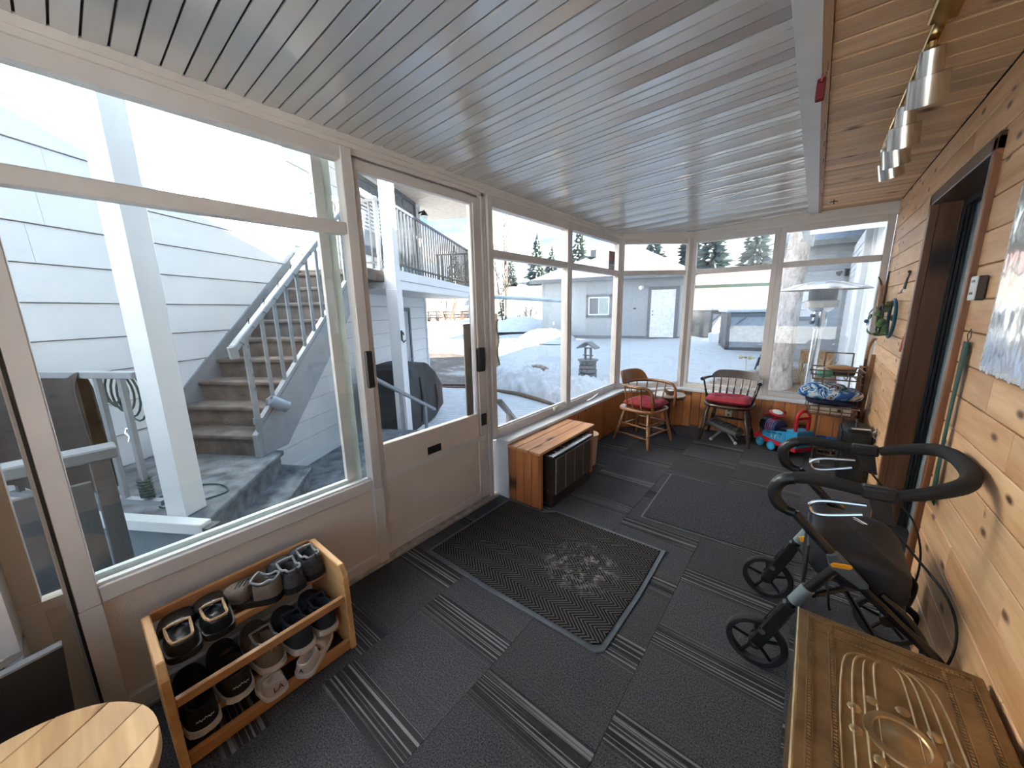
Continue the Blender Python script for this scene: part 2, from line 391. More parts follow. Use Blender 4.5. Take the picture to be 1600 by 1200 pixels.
# ---------------------------------------------------------------- doorway in the cedar wall
d1 = T('door_1', 'dark stained timber doorway recessed in the cedar wall', None, (.43, 2.57, 0), kind='structure')
P('casing', MB().box(.412, .445, DY1-.045, DY1, 0, DZ), m_dkwood, d1, bevel=.003)
P('casing', MB().box(.412, .445, DY0, DY0+.036, 0, DZ), WOOD('reddish_casing', (.17, .060, .024), (.30, .12, .045), 2, .4, None), d1, bevel=.003)
P('head_casing', MB().box(.412, .445, DY0, DY1, DZ-.045, DZ+.012), m_dkwood_y, d1, bevel=.003)
P('jamb', MB().box(.445, .60, DY1-.045, DY1-.005, 0, DZ), m_dkwood, d1)
P('jamb', MB().box(.445, .60, DY0+.004, DY0+.034, 0, DZ), m_dkwood, d1)
P('head_jamb', MB().box(.445, .60, DY0+.034, DY1-.045, DZ-.04, DZ-.005), m_dkwood_y, d1)
P('sill_plate', MB().box(.43, .60, DY0+.034, DY1-.045, -.004, .012), m_rubber, d1)
leaf = P('door_leaf', MB().box(.564, .60, DY0+.036, DY1-.047, .012, DZ-.045), M_('grey_blue_door', (.20, .27, .295), .4), d1)
for k in range(3): P('gasket', MB().box(.524+.013*k, .534+.013*k, DY1-.060-.010*k, DY1-.045, .012, DZ-.04), m_black, d1)
P('head_gasket', MB().box(.530, .560, DY0+.034, DY1-.045, DZ-.070, DZ-.04), m_black, d1)
P('weather_strip', MB().box(.413, .450, DY0+.036, DY0+.041, .01, DZ-.05), m_sill, d1)
P('glazing', MB().box(.558, .5635, DY0+.16, DY1-.30, .35, DZ-.16), GLASS('dark_door_glass', (.3, .33, .35), 1.6), leaf)
P('handle', MB().box(.535, .563, DY0+.07, DY0+.09, .92, 1.08), m_black, leaf, bevel=.004)
P('white_edge', MB().box(.418, .430, DY1, DY1+.012, .05, 1.55), m_sill, d1, label='white plastic corner strip on the jamb edge')
# ---------------------------------------------------------------- window builder
LEFT = Matrix(((0, -1, 0, -1.675), (1, 0, 0, 0), (0, 0, 1, 0), (0, 0, 0, 1)))          # s=y, t=outwards(-x)
dxy = Vector((.585, .54, 0)).normalized()
DIAG = Matrix(((dxy.x, -dxy.y, 0, -1.675), (dxy.y, dxy.x, 0, 3.87), (0, 0, 1, 0), (0, 0, 0, 1)))
FAR = Matrix(((1, 0, 0, 0), (0, 1, 0, 4.41), (0, 0, 1, 0), (0, 0, 0, 1)))
NEAR = Matrix(((-1, 0, 0, 0), (0, -1, 0, -1.25), (0, 0, 1, 0), (0, 0, 0, 1)))
def window(n, mt, s0, s1, z0, z1, zt=1.68, w=.042, label='', glass=m_glass, post=(.03, .03), rail=.05):
    c = mt @ Vector(((s0+s1)/2, 0, z0))
    r = T('window_%d' % n, label, None, c, kind='structure')
    B = lambda *a: MB().box(*a).tf(mt)
    P('stile', B(s0, s0+w, -post[0], post[1], z0, z1), m_alu, r, bevel=.003)
    P('stile', B(s1-w, s1, -post[0], post[1], z0, z1), m_alu, r, bevel=.003)
    P('bottom_rail', B(s0+w, s1-w, -.026, .03, z0, z0+rail), m_alu, r, bevel=.003)
    P('top_rail', B(s0+w, s1-w, -.026, .03, z1-rail, z1), m_alu, r, bevel=.003)
    if zt:
        P('transom', B(s0+w, s1-w, -.026, .03, zt-.025, zt+.025), m_alu, r, bevel=.004)
        P('pane', B(s0+w*.9, s1-w*.9, .000, .004, zt+.022, z1-rail*.9), glass, r)
        P('pane', B(s0+w*.9, s1-w*.9, .000, .004, z0+rail*.9, zt-.022), glass, r)
    else: P('pane', B(s0+w*.9, s1-w*.9, .000, .004, z0+rail*.9, z1-rail*.9), glass, r)
    bd = B(s0+w, s1-w, -.012, -.004, z0+rail, z0+rail+.008)
    P('glazing_bead', bd, m_sill, r)
    return r
ZS, ZH = .43, 2.022
w1 = window(1, LEFT, -.100, .938, .435, ZH, 1.687, .05, 'tall fixed window with kick panel left of the sliding door', m_gtint, rail=.055)
B = lambda *a: MB().box(*a).tf(LEFT)
P('kick_panel', B(-.06, .90, -.008, .016, .06, .445), m_kick, w1)
P('stile', B(-.100, -.050, -.03, .03, 0, .435), m_alu, w1); P('stile', B(.888, .938, -.03, .03, 0, .435), m_alu, w1)
P('bottom_rail', B(-.05, .888, -.026, .03, .012, .066), m_alu, w1, bevel=.003)
P('gasket', B(-.107, -.1, -.031, .03, 0, ZH), m_black, w1)
P('outer_stile', B(.795, .835, .045, .07, .47, 1.98), m_alu, w1); P('outer_stile', B(.840, .875, .055, .09, .47, 1.98), M_('pale_sash', (.55, .62, .60), .3), w1)
P('outer_rail', B(-.05, .80, .040, .060, .475, .505), M_('pale_sash_rail', (.62, .70, .70), .3), w1)
w2 = window(2, LEFT @ Matrix.Translation((0, .045, 0)), -.36, -.085, .0, ZH, None, .034, 'narrow sidelight beside the tall window', m_gtint, rail=.02)
P('kick_panel', MB().box(-.33, -.10, .035, .055, .02, .47).tf(LEFT), m_kick, w2); P('mid_rail', MB().box(-.33, -.10, .02, .06, .46, .492).tf(LEFT), m_alu, w2)
P('inner_stile', MB().box(-.205, -.160, .022, .06, .02, ZH).tf(LEFT), m_alu, w2)
w3 = window(3, LEFT, 1.808, 2.83, ZS, ZH, 1.678, .045, 'first sliding window beside the screen door', post=(.03, .035), rail=.065)
window(4, LEFT, 2.815, 3.865, ZS, ZH, 1.678, .045, 'second window on the long side, next to the corner', post=(.028, .03), rail=.055)
window(5, DIAG, .015, .785, ZS, ZH, 1.678, .040, 'angled corner window of the sunroom')
window(6, FAR, -1.085, -.325, ZS, ZH, 1.678, .045, 'end window above the dark chair')
window(7, FAR, -.325, .425, ZS, ZH, 1.684, .045, 'end window in front of the patio heater')
window(8, LEFT, -1.25, -.30, ZS, ZH, 1.678, .045, 'side window behind the black board')
window(9, NEAR, -.43, 1.62, ZS, ZH, 1.678, .045, 'unseen window added behind the viewer for more daylight')  # out of view, added to bring more daylight into the room
# header trims
ST('trim_2', MB().box(-1.735, -1.640, -1.3, 3.90, 2.020, 2.075).box(-1.640, -1.632, -1.3, 3.86, 2.040, 2.070), m_white, 'header rail above the long window wall')
ST('trim_3', MB().box(-.02, .82, -.035, .05, 2.020, 2.15).tf(DIAG), m_white, 'header rail above the angled window')
ST('trim_4', MB().box(-1.11, .445, -.035, .05, 2.020, 2.16).box(-1.09, .43, -.043, -.035, 2.050, 2.058).tf(FAR), m_white, 'header rail above the end windows')
ST('trim_5', MB().box(-1.72, -1.585, -.30, -.205, .43, 2.03), m_white, 'white trim post at the sidelight')
# corner posts
ST('trim_6', MB().prism([(-1.708, 3.84), (-1.645, 3.84), (-1.638, 3.872), (-1.66, 3.915), (-1.70, 3.915)], .43, 2.03), m_alu, 'corner post')
ST('trim_7', MB().prism([(-1.135, 4.352), (-1.10, 4.345), (-1.07, 4.38), (-1.07, 4.44), (-1.13, 4.44)], .43, 2.03), m_alu, 'corner post')
# ---------------------------------------------------------------- knee walls with cedar boards and sills
def knee(name, mt, s0, s1, label, t0=-.118):
    r = ST(name, MB().box(s0, s1, t0+.016, .03, 0, .40).tf(mt), m_sill, label)
    s = s0; i = 0
    while s < s1-.01:
        e = min(s+.092, s1)
        P('board', MB().box(s+.0016, e-.0016, t0+.002*((i*5) % 3)*.5, t0+.016, .006, .405).tf(mt), m_cedar_v, r, bevel=.003, loc=mt @ Vector((s, t0, 0)))
        s = e; i += 1
    return r
kl = knee('wall_left', LEFT, 1.862, 3.815, 'low cedar-boarded wall under the long side windows')
P('end_panel', MB().box(-1.70, -1.553, 1.842, 1.862, 0, .405), m_sill, kl, label='white end panel of the low wall by the door')
knee('wall_corner', DIAG, .045, .74, 'low cedar-boarded wall under the angled window')
knee('wall_far', FAR, -1.045, .43, 'low cedar-boarded end wall')
kn = knee('wall_near_left', LEFT, -1.25, -.235, 'low cedar-boarded wall with white sill behind the black board', -.075)
P('end_panel', MB().box(-1.70, -1.585, -.235, -.205, 0, .405), m_sill, kn)
P('sill', MB().prism([(-1.70, -1.25), (-1.70, -.21), (-1.60, -.205), (-1.565, -.26), (-1.575, -1.25)], .405, .432), m_sill, kn, bevel=.004)
ST('trim_8', MB().prism([(-1.66, 1.842), (-1.545, 1.842), (-1.545, 3.812), (-1.041, 4.278), (.43, 4.278), (.43, 4.38), (-1.09, 4.38), (-1.66, 3.86)], .405, .430), m_sill, 'white window sill running round the windows', bevel=.003)
ST('wall_near', MB().box(-1.72, .50, -1.30, -1.25, 0, .43).box(-1.72, .50, -1.30, -1.24, 2.02, 2.2).box(.40, .50, -1.30, -1.25, 0, 2.1), m_kick, 'wall behind the viewer')
ST('trim_13', MB().prism([(-1.10, 4.25), (-1.03, 4.285), (-1.03, 4.33), (-1.10, 4.33)], .004, .405).prism([(-1.60, 3.79), (-1.553, 3.79), (-1.52, 3.855), (-1.60, 3.87)], .004, .405), m_cedar_v, 'cedar corner posts of the low wall')
# outlet on the far knee wall
o = T('wall_outlet', 'ivory power outlet on the cedar boards behind the dark chair', 'outlet', (-.585, 4.291, .19))
P('plate', MB().box(-.615, -.555, 4.285, 4.291, .165, .285), M_('ivory_plate', (.62, .56, .42), .4), o, bevel=.003)
for zc in (.20, .25): P('socket', MB().box(-.597, -.573, 4.2835, 4.286, zc-.014, zc+.014), M_('socket_dark', (.22, .19, .14), .5), o)
# sill hardware
P('knob', MB().lathe([(.001, 0), (.02, 0), (.027, .006), (.030, .018), (.024, .03), (.001, .033)], (-1.648, 2.58, .478), 18, (1, 0, 0)), M_('ivory_knob', (.50, .46, .38), .35), w3, smooth=True, label='round ivory knob')
l = T('window_latch', 'slim grey lever latch at the foot of the second side window', 'latch', (-1.63, 3.25, .432))
P('lever', MB().tube([(-1.62, 3.12, .445), (-1.615, 3.22, .45), (-1.625, 3.36, .468)], .006, 6), m_steel, l, smooth=True)
P('pivot', MB().lathe([(.014, 0), (.014, .012), (.001, .014)], (-1.622, 3.14, .431), 12), m_steel, l)
# ---------------------------------------------------------------- sliding screen door
d2 = T('door_2', 'sliding aluminium storm door with clear upper glass and plain kick panel', None, (-1.675, 1.38, 0), kind='structure')
P('stile', B(.948, .972, -.012, .022, .03, 1.99), m_alu, d2); P('stile', B(1.672, 1.762, -.012, .022, .03, 1.99), m_alu, d2, bevel=.004)
P('stile_lip', B(1.690, 1.700, -.020, -.012, .5, 1.95), m_alu, d2)
P('top_rail', B(.972, 1.672, -.012, .022, 1.945, 1.99), m_alu, d2); P('mid_rail', B(.972, 1.672, -.016, .022, .485, .648), m_kick, d2, bevel=.003)
P('kick_panel', B(.972, 1.672, -.006, .018, .075, .487), m_kick, d2); P('bottom_rail', B(.972, 1.672, -.012, .022, .03, .085), m_alu, d2)
P('kick_step', B(.972, 1.735, -.017, -.008, .455, .489), m_white, d2)
P('pane', B(.97, 1.675, .004, .008, .645, 1.947), m_glass, d2)
P('pull_plate', B(1.245, 1.345, -.020, -.014, .500, .545), m_black, d2, bevel=.002, label='black pull plate on the door rail')
h = P('handle', B(1.672, 1.735, -.040, -.012, .93, 1.085), m_black, d2, bevel=.006, label='black plastic door handle')
P('latch_block', B(1.695, 1.742, -.028, -.012, .56, .64), m_black, d2, bevel=.003)
P('edge_pull', B(.905, .945, -.044, -.030, .960, 1.140), m_black, d2, bevel=.005, label='black grip on the fixed frame')
P('screen_edge', B(1.600, 1.660, .012, .020, .648, 1.24), M_('screen_frame', (.23, .22, .21), .5), d2)
# jamb and tracks
ST('trim_9', B(1.762, 1.782, -.02, .05, 0, 2.02).box(-1.657, -1.700, 1.793, 1.800, 0, 2.02).box(-1.663, -1.735, 1.804, 1.809, 0, 2.02), m_alu, 'door jamb tracks')
ST('trim_10', MB().box(-1.70, -1.69, .94, 1.80, 1.98, 2.02).box(-1.725, -1.71, .94, 1.80, 1.97, 2.02).box(-1.665, -1.655, .94, 1.80, 2.0, 2.02), m_alu, 'sliding door top track')
ST('trim_11', MB().box(-1.74, -1.632, -.10, 1.842, -.006, .012).box(-1.690, -1.684, .94, 1.80, .012, .028).box(-1.665, -1.660, .94, 1.80, .012, .028), M_('dirty_threshold', (.34, .31, .28), .5, var=.35, vs=20), 'worn white door threshold with tracks')
# ================================================================ floor mats
def herring():
    m, t, b = _new('herringbone_mat'); b.inputs['Roughness'].default_value = .95; b.inputs['Specular IOR Level'].default_value = .1
    c = N(t, 'ShaderNodeTexCoord'); sp = N(t, 'ShaderNodeSeparateXYZ'); t.links.new(c.outputs['Object'], sp.inputs[0])
    pp = N(t, 'ShaderNodeMath', operation='PINGPONG'); pp.inputs[1].default_value = .055; t.links.new(sp.outputs['Y'], pp.inputs[0])
    ad = N(t, 'ShaderNodeMath', operation='MULTIPLY_ADD'); ad.inputs[1].default_value = 1.25; t.links.new(pp.outputs[0], ad.inputs[0]); t.links.new(sp.outputs['X'], ad.inputs[2])
    ml = N(t, 'ShaderNodeMath', operation='MULTIPLY'); ml.inputs[1].default_value = 1/.021; t.links.new(ad.outputs[0], ml.inputs[0])
    fr = N(t, 'ShaderNodeMath', operation='FRACT'); t.links.new(ml.outputs[0], fr.inputs[0])
    pg = N(t, 'ShaderNodeMath', operation='PINGPONG'); pg.inputs[1].default_value = .5; t.links.new(fr.outputs[0], pg.inputs[0])
    nz = N(t, 'ShaderNodeTexNoise', Scale=260.0, Detail=2.0); t.links.new(c.outputs['Object'], nz.inputs['Vector'])
    col = ramp(t, pg.outputs[0], [(.15, (.008, .007, .008)), (.35, (.075, .066, .064))])
    # ground-in dust patch
    ds = N(t, 'ShaderNodeVectorMath', operation='DISTANCE'); ds.inputs[1].default_value = (.22, .02, 0); t.links.new(c.outputs['Object'], ds.inputs[0])
    dm = N(t, 'ShaderNodeMapRange'); dm.inputs[1].default_value = .22; dm.inputs[2].default_value = .03; t.links.new(ds.outputs['Value'], dm.inputs[0])
    n2 = N(t, 'ShaderNodeTexNoise', Scale=26.0, Detail=6.0, Roughness=.75); t.links.new(c.outputs['Object'], n2.inputs['Vector'])
    d2 = N(t, 'ShaderNodeMapRange'); d2.inputs[1].default_value = .50; d2.inputs[2].default_value = .66; t.links.new(n2.outputs['Fac'], d2.inputs[0])
    dk = N(t, 'ShaderNodeMath', operation='MULTIPLY'); t.links.new(dm.outputs[0], dk.inputs[0]); t.links.new(d2.outputs[0], dk.inputs[1])
    mx = N(t, 'ShaderNodeMix', data_type='RGBA'); t.links.new(dk.outputs[0], mx.inputs[0]); t.links.new(col, mx.inputs[6]); mx.inputs[7].default_value = (.34, .32, .31, 1)
    t.links.new(mx.outputs[2], b.inputs['Base Color']); bump(t, b, pg.outputs[0], .8, .004); return m
m_mrub = M_('mat_rubber_edge', (.055, .066, .08), .35, var=.25, vs=14)
def inset(poly, d):
    c = Vector((sum(p[0] for p in poly)/len(poly), sum(p[1] for p in poly)/len(poly))); out = []
    for p in poly:
        v = Vector(p)-c; out.append(tuple(c+Vector((v.x-math.copysign(d, v.x), v.y-math.copysign(d, v.y)))))
    return out
mp1 = [(-1.545, 1.10), (-1.10, 1.098), (-.52, 1.115), (-.492, 1.14), (-.482, 1.50), (-.489, 1.912), (-1.0, 1.905), (-1.20, 1.902), (-1.268, 1.842), (-1.548, 1.840)]
mt1 = T('door_mat', 'dark herringbone door mat with rubber edge before the sliding door', 'mat', (-1.02, 1.49, 0))
P('rubber_edge', MB().prism(mp1, .0005, .006), m_mrub, mt1, bevel=.003)
P('pile', MB().prism(inset(mp1, .024), .0055, .012), herring(), mt1, bevel=.002)
mp2 = [(-.725, 2.165), (-.33, 2.178), (.33, 2.225), (.352, 2.62), (.36, 3.00), (-.02, 2.965), (-.52, 2.935), (-.758, 2.925)]
mt2 = T('runner_mat', 'plain charcoal felt mat lying beyond the walker', 'mat', (-.2, 2.58, 0))
P('backing', MB().prism(mp2, .0005, .004), M_('felt_backing', (.10, .105, .115), .6), mt2)
P('pile', MB().prism(inset(mp2, .012), .0035, .009).jit(.0015, 3), M_('charcoal_felt', (.055, .053, .062), .95, var=.55, vs=120, bp=.5, bs=220, spec=.1), mt2)
# ================================================================ wooden heater cover and heater
m_box = WOOD('cedar_box_top', (.34, .15, .065), (.56, .29, .14), 1, .6, (.07, .03, .015), 3.5, 10, .2)
m_boxv = WOOD('cedar_box_side', (.34, .11, .036), (.52, .20, .07), 2, .42, (.06, .02, .01), 4, 10, .25)
hb = T('heater_cover', 'reddish cedar cover box open at the front around the heater', 'box', (-1.42, 2.22, 0))
for i, (x0, x1) in enumerate(((-1.556, -1.470), (-1.466, -1.376), (-1.372, -1.278))): P('top_plank', MB().box(x0, x1, 1.838, 2.612, .386, .404), m_box, hb, bevel=.002)
for i, (x0, x1) in enumerate(((-1.552, -1.490), (-1.488, -1.424), (-1.422, -1.356), (-1.354, -1.290))):
    P('side_board', MB().box(x0, x1, 1.848, 1.866, .001, .386), m_boxv, hb, bevel=.002)
    P('side_board', MB().box(x0, x1, 2.582, 2.600, .001, .386), m_boxv, hb, bevel=.002)
P('front_stile', MB().box(-1.300, -1.284, 2.545, 2.602, .001, .386), m_boxv, hb, bevel=.002)
P('front_stile', MB().box(-1.300, -1.284, 1.848, 1.880, .001, .386), m_boxv, hb, bevel=.002)
ht = T('gas_heater', 'brown wall heater with four grille panels and bright top, inside the cedar cover', 'heater', (-1.36, 2.2, 0))
m_hb = M_('heater_brown', (.030, .020, .015), .4); m_hg = M_('heater_grille', (.23, .195, .185), .5, var=.2, vs=60)
P('body', MB().box(-1.52, -1.232, 1.925, 2.455, .03, .362), m_hb, ht, bevel=.006)
P('top', MB().box(-1.40, -1.222, 1.915, 2.465, .356, .372), M_('heater_top_metal', (.30, .29, .28), .25, metal=.8), ht, bevel=.003)
for i in range(9): P('vent_slot', MB().box(-1.345, -1.250, 1.96+i*.054, 1.985+i*.054, .3715, .3735), m_black, ht)
for i in range(4):
    y0 = 1.945+i*.126
    g = P('grille_panel', MB().box(-1.232, -1.222, y0, y0+.120, .085, .345), m_hg, ht, bevel=.003)
    mb = MB()
    for k in range(10): mb.box(-1.222, -1.2205, y0+.006+k*.0112, y0+.011+k*.0112, .09, .34)
    P('ribs', mb, m_hb, g, kind='stuff')
P('foot_panel', MB().box(-1.27, -1.236, 1.93, 2.45, .001, .075), m_hb, ht)
P('control_knob', MB().lathe([(.012, 0), (.012, .012), (.001, .013)], (-1.27, 1.9245, .12), 12, (0, -1, 0)), m_steel, ht)
bn = T('waste_bin', 'tall cream plastic bin tucked beside the cedar heater cover', 'bin', (-1.40, 2.68, 0))
P('body', MB().lathe([(.001, .004), (.062, .004), (.066, .01), (.082, .270), (.084, .275), (.080, .275), (.062, .02), (.001, .015)], (-1.385, 2.715, 0), 24), M_('cream_plastic', (.62, .47, .33), .45), bn, smooth=True)
P('rim', MB().tube([(-1.385+.083*math.cos(t*math.pi/12), 2.715+.083*math.sin(t*math.pi/12), .275) for t in range(24)], .004, 6, True), M_('cream_rim', (.66, .52, .38), .4), bn, smooth=True)
# ================================================================ chairs
m_oak = WOOD('golden_oak', (.20, .075, .022), (.40, .18, .058), 2, .32, None, coat=.3)
m_oakx = WOOD('golden_oak_seat', (.20, .08, .025), (.38, .18, .065), 0, .32, None, coat=.3)
m_wal = WOOD('dark_walnut', (.018, .008, .005), (.06, .026, .014), 2, .28, None, coat=.4)
m_cush = M_('red_cushion', (.30, .022, .035), .85, var=.3, vs=14, bp=.4, bs=120)
def turned(a, b, r, prof, n=10):
    a = Vector(a); b = Vector(b); d = b-a; L = d.length
    return MB().lathe([(r*k, L*h) for h, k in prof], a, n, d)
LEGP = ((0, .62), (.03, .66), (.30, .95), (.34, .78), (.36, 1.1), (.385, .8), (.60, 1.12), (.64, .8), (.66, 1.15), (.69, .85), (.95, 1.0), (1, .7))
SPNP = ((0, .6), (.25, 1.0), (.45, .62), (.5, 1.05), (.54, .62), (.8, .7), (1, .55))
# captain's chair, facing +x locally
def sadd(w, d, z0, z1, n=40, e=.62):
    pr = []
    for i in range(n):
        t = 2*math.pi*i/n; c, s = math.cos(t), math.sin(t)
        pr.append((d*math.copysign(abs(c)**e, c), w*(1-.10*c)*math.copysign(abs(s)**e, s)))
    return pr
def cushion(c, rx, ry, h, mt, seed=0):
    nu, nv = 36, 14
    def fn(u, v):
        t = 2*math.pi*u; q = v*2-1
        if abs(q) > .999: q = math.copysign(.999, q)
        rr = math.cos(math.asin(q)*.98)**.42 if True else 1
        e = .55
        cx, cy = math.cos(t), math.sin(t)
        x = rx*rr*math.copysign(abs(cx)**e, cx); y = ry*rr*math.copysign(abs(cy)**e, cy)
        return (x, y, h*.5*q)
    mb = MB()
    N_ = 22
    top = []; 
    def surf(u, v, sgn):
        x = (u*2-1); y = (v*2-1)
        ed = max(0, 1-abs(x)**5)*max(0, 1-abs(y)**5)
        z = sgn*h*.5*ed**.5
        if sgn > 0:
            for tx, ty in ((-.42, -.42), (.42, -.42), (-.42, .42), (.42, .42), (0, 0)):
                d2 = ((x-tx)**2+(y-ty)**2); z -= h*.34*math.exp(-d2/.022)
            z += h*.10*math.sin(5*x+seed)*math.sin(4*y+1.3*seed)*ed
        k = 1-.06*(abs(x)*abs(y))**2
        return (rx*x*k, ry*y*k, z+h*.5)
    mb.grid(lambda u, v: surf(u, v, 1), N_, N_); mb.grid(lambda u, v: surf(u, v, -1), N_, N_)
    return mb.tf(mt @ Matrix.Translation(c))
c1m = RZ(math.radians(-13), (-1.205, 3.535, 0))
L = lambda x, y, z: c1m @ Vector((x, y, z))
c1 = T('captains_chair', 'golden oak captain chair with curved arm rail and red cushion by the small table', 'chair', (-1.205, 3.535, 0))
P('seat', MB().prism(sadd(.205, .20, 0, 0), .340, .368).tf(c1m), m_oakx, c1, bevel=.009, seg=2)
legs = (((-.13, .12), (-.195, .185)), ((-.13, -.12), (-.205, -.195)), ((.13, .14), (.185, .205)), ((.13, -.14), (.185, -.205)))
for (a, b) in legs:
    lg = P('leg', turned(L(b[0], b[1], 0.012), L(a[0], a[1], .345), .0185, LEGP), m_oak, c1, smooth=True)
    P('glide', MB().lathe([(.011, 0), (.012, .006), (.010, .014)], L(b[0], b[1], 0), 10), m_steel, lg)
def lp(i, z):
    a, b = legs[i]; t = z/.345; return L(b[0]+(a[0]-b[0])*t, b[1]+(a[1]-b[1])*t, z)
for i, j, z in ((0, 2, .11), (1, 3, .10), (0, 2, .21), (1, 3, .20), (2, 3, .13), (2, 3, .22), (0, 1, .17)):
    P('stretcher', MB().tube([lp(i, z), (lp(i, z)+lp(j, z))/2, lp(j, z)], [.006, .010, .006], 8), m_oak, c1, smooth=True)
arm = []
for i in range(33):
    t = math.radians(-118+236*i/32); cx = math.cos(t+math.pi); sy = math.sin(t+math.pi)
    arm.append((cx*.205+.015, -sy*.232, .590))
fr_l = arm[0]; fr_r = arm[-1]
def ends(p): return [(p[0]+.055, p[1]*.99, .580), (p[0]+.085, p[1]*.97, .545), (p[0]+.095, p[1]*.95, .47), (p[0]+.088, p[1]*.93, .372)]
path = ends(fr_l)[::-1] + arm + ends(fr_r)
P('arm_rail', MB().tube([L(*p) for p in path], [.013]*4+[.0165]*(len(arm))+[.013]*4, 10), m_oak, c1, smooth=True)
cr = []
for i in range(17):
    t = math.radians(-58+116*i/16); cr.append((-math.cos(t)*.212+.012, math.sin(t)*.238, t))
def crest(u, v):
    i = u*16; k = min(int(i), 15); f = i-k; a, b_ = cr[k], cr[k+1]; x = a[0]+(b_[0]-a[0])*f; y = a[1]+(b_[1]-a[1])*f; e = 1-abs(2*u-1)**6
    ang = math.atan2(y, -(x-.012)); th = .011
    s = [(-th, .602), (-th, .602+.105*e+.002), (th, .602+.100*e+.002), (th, .602)][int(round(v*3)) % 4]
    return L(x-(s[0]+(s[1]-.6)*.25)*math.cos(ang), y+(s[0]+(s[1]-.6)*.1)*math.sin(ang), s[1])
mb = MB().grid(crest, 17, 4); n0 = len(mb.v)
for i in range(16): mb.f.append((i, 3*17+i, 3*17+i+1, i+1))
mb.f.append((0, 17, 34, 51)); mb.f.append((16, 33, 50, 67))
P('crest_rail', mb, WOOD('oak_crest', (.16, .055, .018), (.27, .11, .036), 1, .3, None, coat=.3), c1, smooth=True)
for i in range(9):
    t = math.radians(-112+224*i/8); P('spindle', turned(L(-math.cos(t)*.172+.008, math.sin(t)*.185, .366), L(-math.cos(t)*.205+.015, math.sin(t)*.232, .585), .0095, SPNP, 8), m_oak, c1, smooth=True)
ONE('seat_cushion', cushion((.012, 0, .368), .165, .165, .075, c1m, 1), m_cush, 'tufted red cushion on the golden oak chair', 'cushion', smooth=True, ang=80)
# dark chair, faces -y
c2m = RZ(math.radians(-93), (-.560, 4.065, 0)); L2 = lambda x, y, z: c2m @ Vector((x, y, z))
c2 = T('spindle_armchair', 'dark walnut spindle-back armchair with red cushion below the end window', 'chair', (-.56, 4.065, 0))
P('seat', MB().prism(sadd(.215, .185, 0, 0), .352, .385).tf(c2m), m_wal, c2, bevel=.010, seg=2)
legs2 = (((-.12, .13), (-.165, .205)), ((-.12, -.13), (-.165, -.205)), ((.11, .155), (.145, .225)), ((.11, -.155), (.150, -.200)))
for (a, b) in legs2: P('leg', turned(L2(b[0], b[1], 0), L2(a[0], a[1], .360), .0185, LEGP), m_wal, c2, smooth=True)
def lp2(i, z):
    a, b = legs2[i]; t = z/.36; return L2(b[0]+(a[0]-b[0])*t, b[1]+(a[1]-b[1])*t, z)
for i, j, z in ((0, 2, .12), (1, 3, .12), (0, 1, .19)): P('stretcher', MB().tube([lp2(i, z), (lp2(i, z)+lp2(j, z))/2, lp2(j, z)], [.007, .012, .007], 8), m_wal, c2, smooth=True)
def crest2(u, v):
    y = (u*2-1)*.225; x = -.205+.035*(u*2-1)**2; e = 1-abs(2*u-1)**8; s = [(-.010, .588), (-.014, .588+.082*e), (.006, .588+.080*e), (.010, .588)][int(round(v*3)) % 4]
    return L2(x+s[0]-(s[1]-.588)*.2, y, s[1]+.010*(1-(u*2-1)**2))
mb = MB().grid(crest2, 21, 4)
for i in range(20): mb.f.append((i, 63+i, 64+i, i+1))
mb.f.append((0, 21, 42, 63)); mb.f.append((20, 41, 62, 83))
P('crest_rail', mb, m_wal, c2, smooth=True)
for i in range(7):
    y = -.192+.064*i; P('spindle', turned(L2(-.145+.02*(y/.2)**2, y*.92, .382), L2(-.203+.035*(y/.225)**2, y, .592), .0105, SPNP, 8), m_wal, c2, smooth=True)
for s in (-1, 1):
    P('arm', MB().tube([L2(-.175, s*.222, .598), L2(-.06, s*.236, .604), L2(.03, s*.243, .606), L2(.06, s*.245, .604)], [.012, .016, .02, .018], 10), m_wal, c2, smooth=True)
    P('arm_post', turned(L2(.02, s*.19, .382), L2(.015, s*.24, .598), .014, SPNP, 8), m_wal, c2, smooth=True)
ONE('seat_cushion', cushion((.015, 0, .386), .150, .195, .075, c2m, 2.4), m_cush, 'tufted red cushion on the dark walnut chair', 'cushion', smooth=True, ang=80)
# ================================================================ small round table with bowl
t1 = T('side_table', 'small round pedestal table with brass-edged pale top in the corner', 'table', (-1.10, 3.955, 0))
P('top', MB().lathe([(.001, .405), (.155, .405), (.162, .412), (.160, .421), (.001, .421)], (-1.10, 3.955, 0), 32), M_('pale_marble_top', (.50, .42, .33), .3, var=.25), t1, smooth=True)
P('rim', MB().lathe([(.150, .385), (.163, .390), (.167, .402), (.160, .409), (.150, .406)], (-1.10, 3.955, 0), 32), M_('aged_brass', (.14, .11, .07), .3, metal=.8), t1, smooth=True)
P('column', MB().lathe([(.03, .03), (.022, .06), (.035, .12), (.018, .18), (.028, .26), (.016, .32), (.05, .386)], (-1.10, 3.955, 0), 16), m_wal, t1, smooth=True)
for k in range(3):
    a = math.radians(90+120*k); P('foot', MB().tube([(-1.10, 3.955, .10), (-1.10+.08*math.cos(a), 3.955+.08*math.sin(a), .07), (-1.10+.14*math.cos(a), 3.955+.14*math.sin(a), .012)], [.016, .014, .012], 8), m_wal, t1, smooth=True)
bw = T('serving_bowl', 'shallow wooden bowl on the small round table', 'bowl', (-1.085, 3.945, .421))
P('bowl', MB().lathe([(.001, 0), (.035, 0), (.062, .03), (.070, .048), (.066, .048), (.05, .02), (.001, .010)], (-1.085, 3.945, .4215), 24), M_('brown_wood_bowl', (.23, .10, .05), .35), bw, smooth=True)
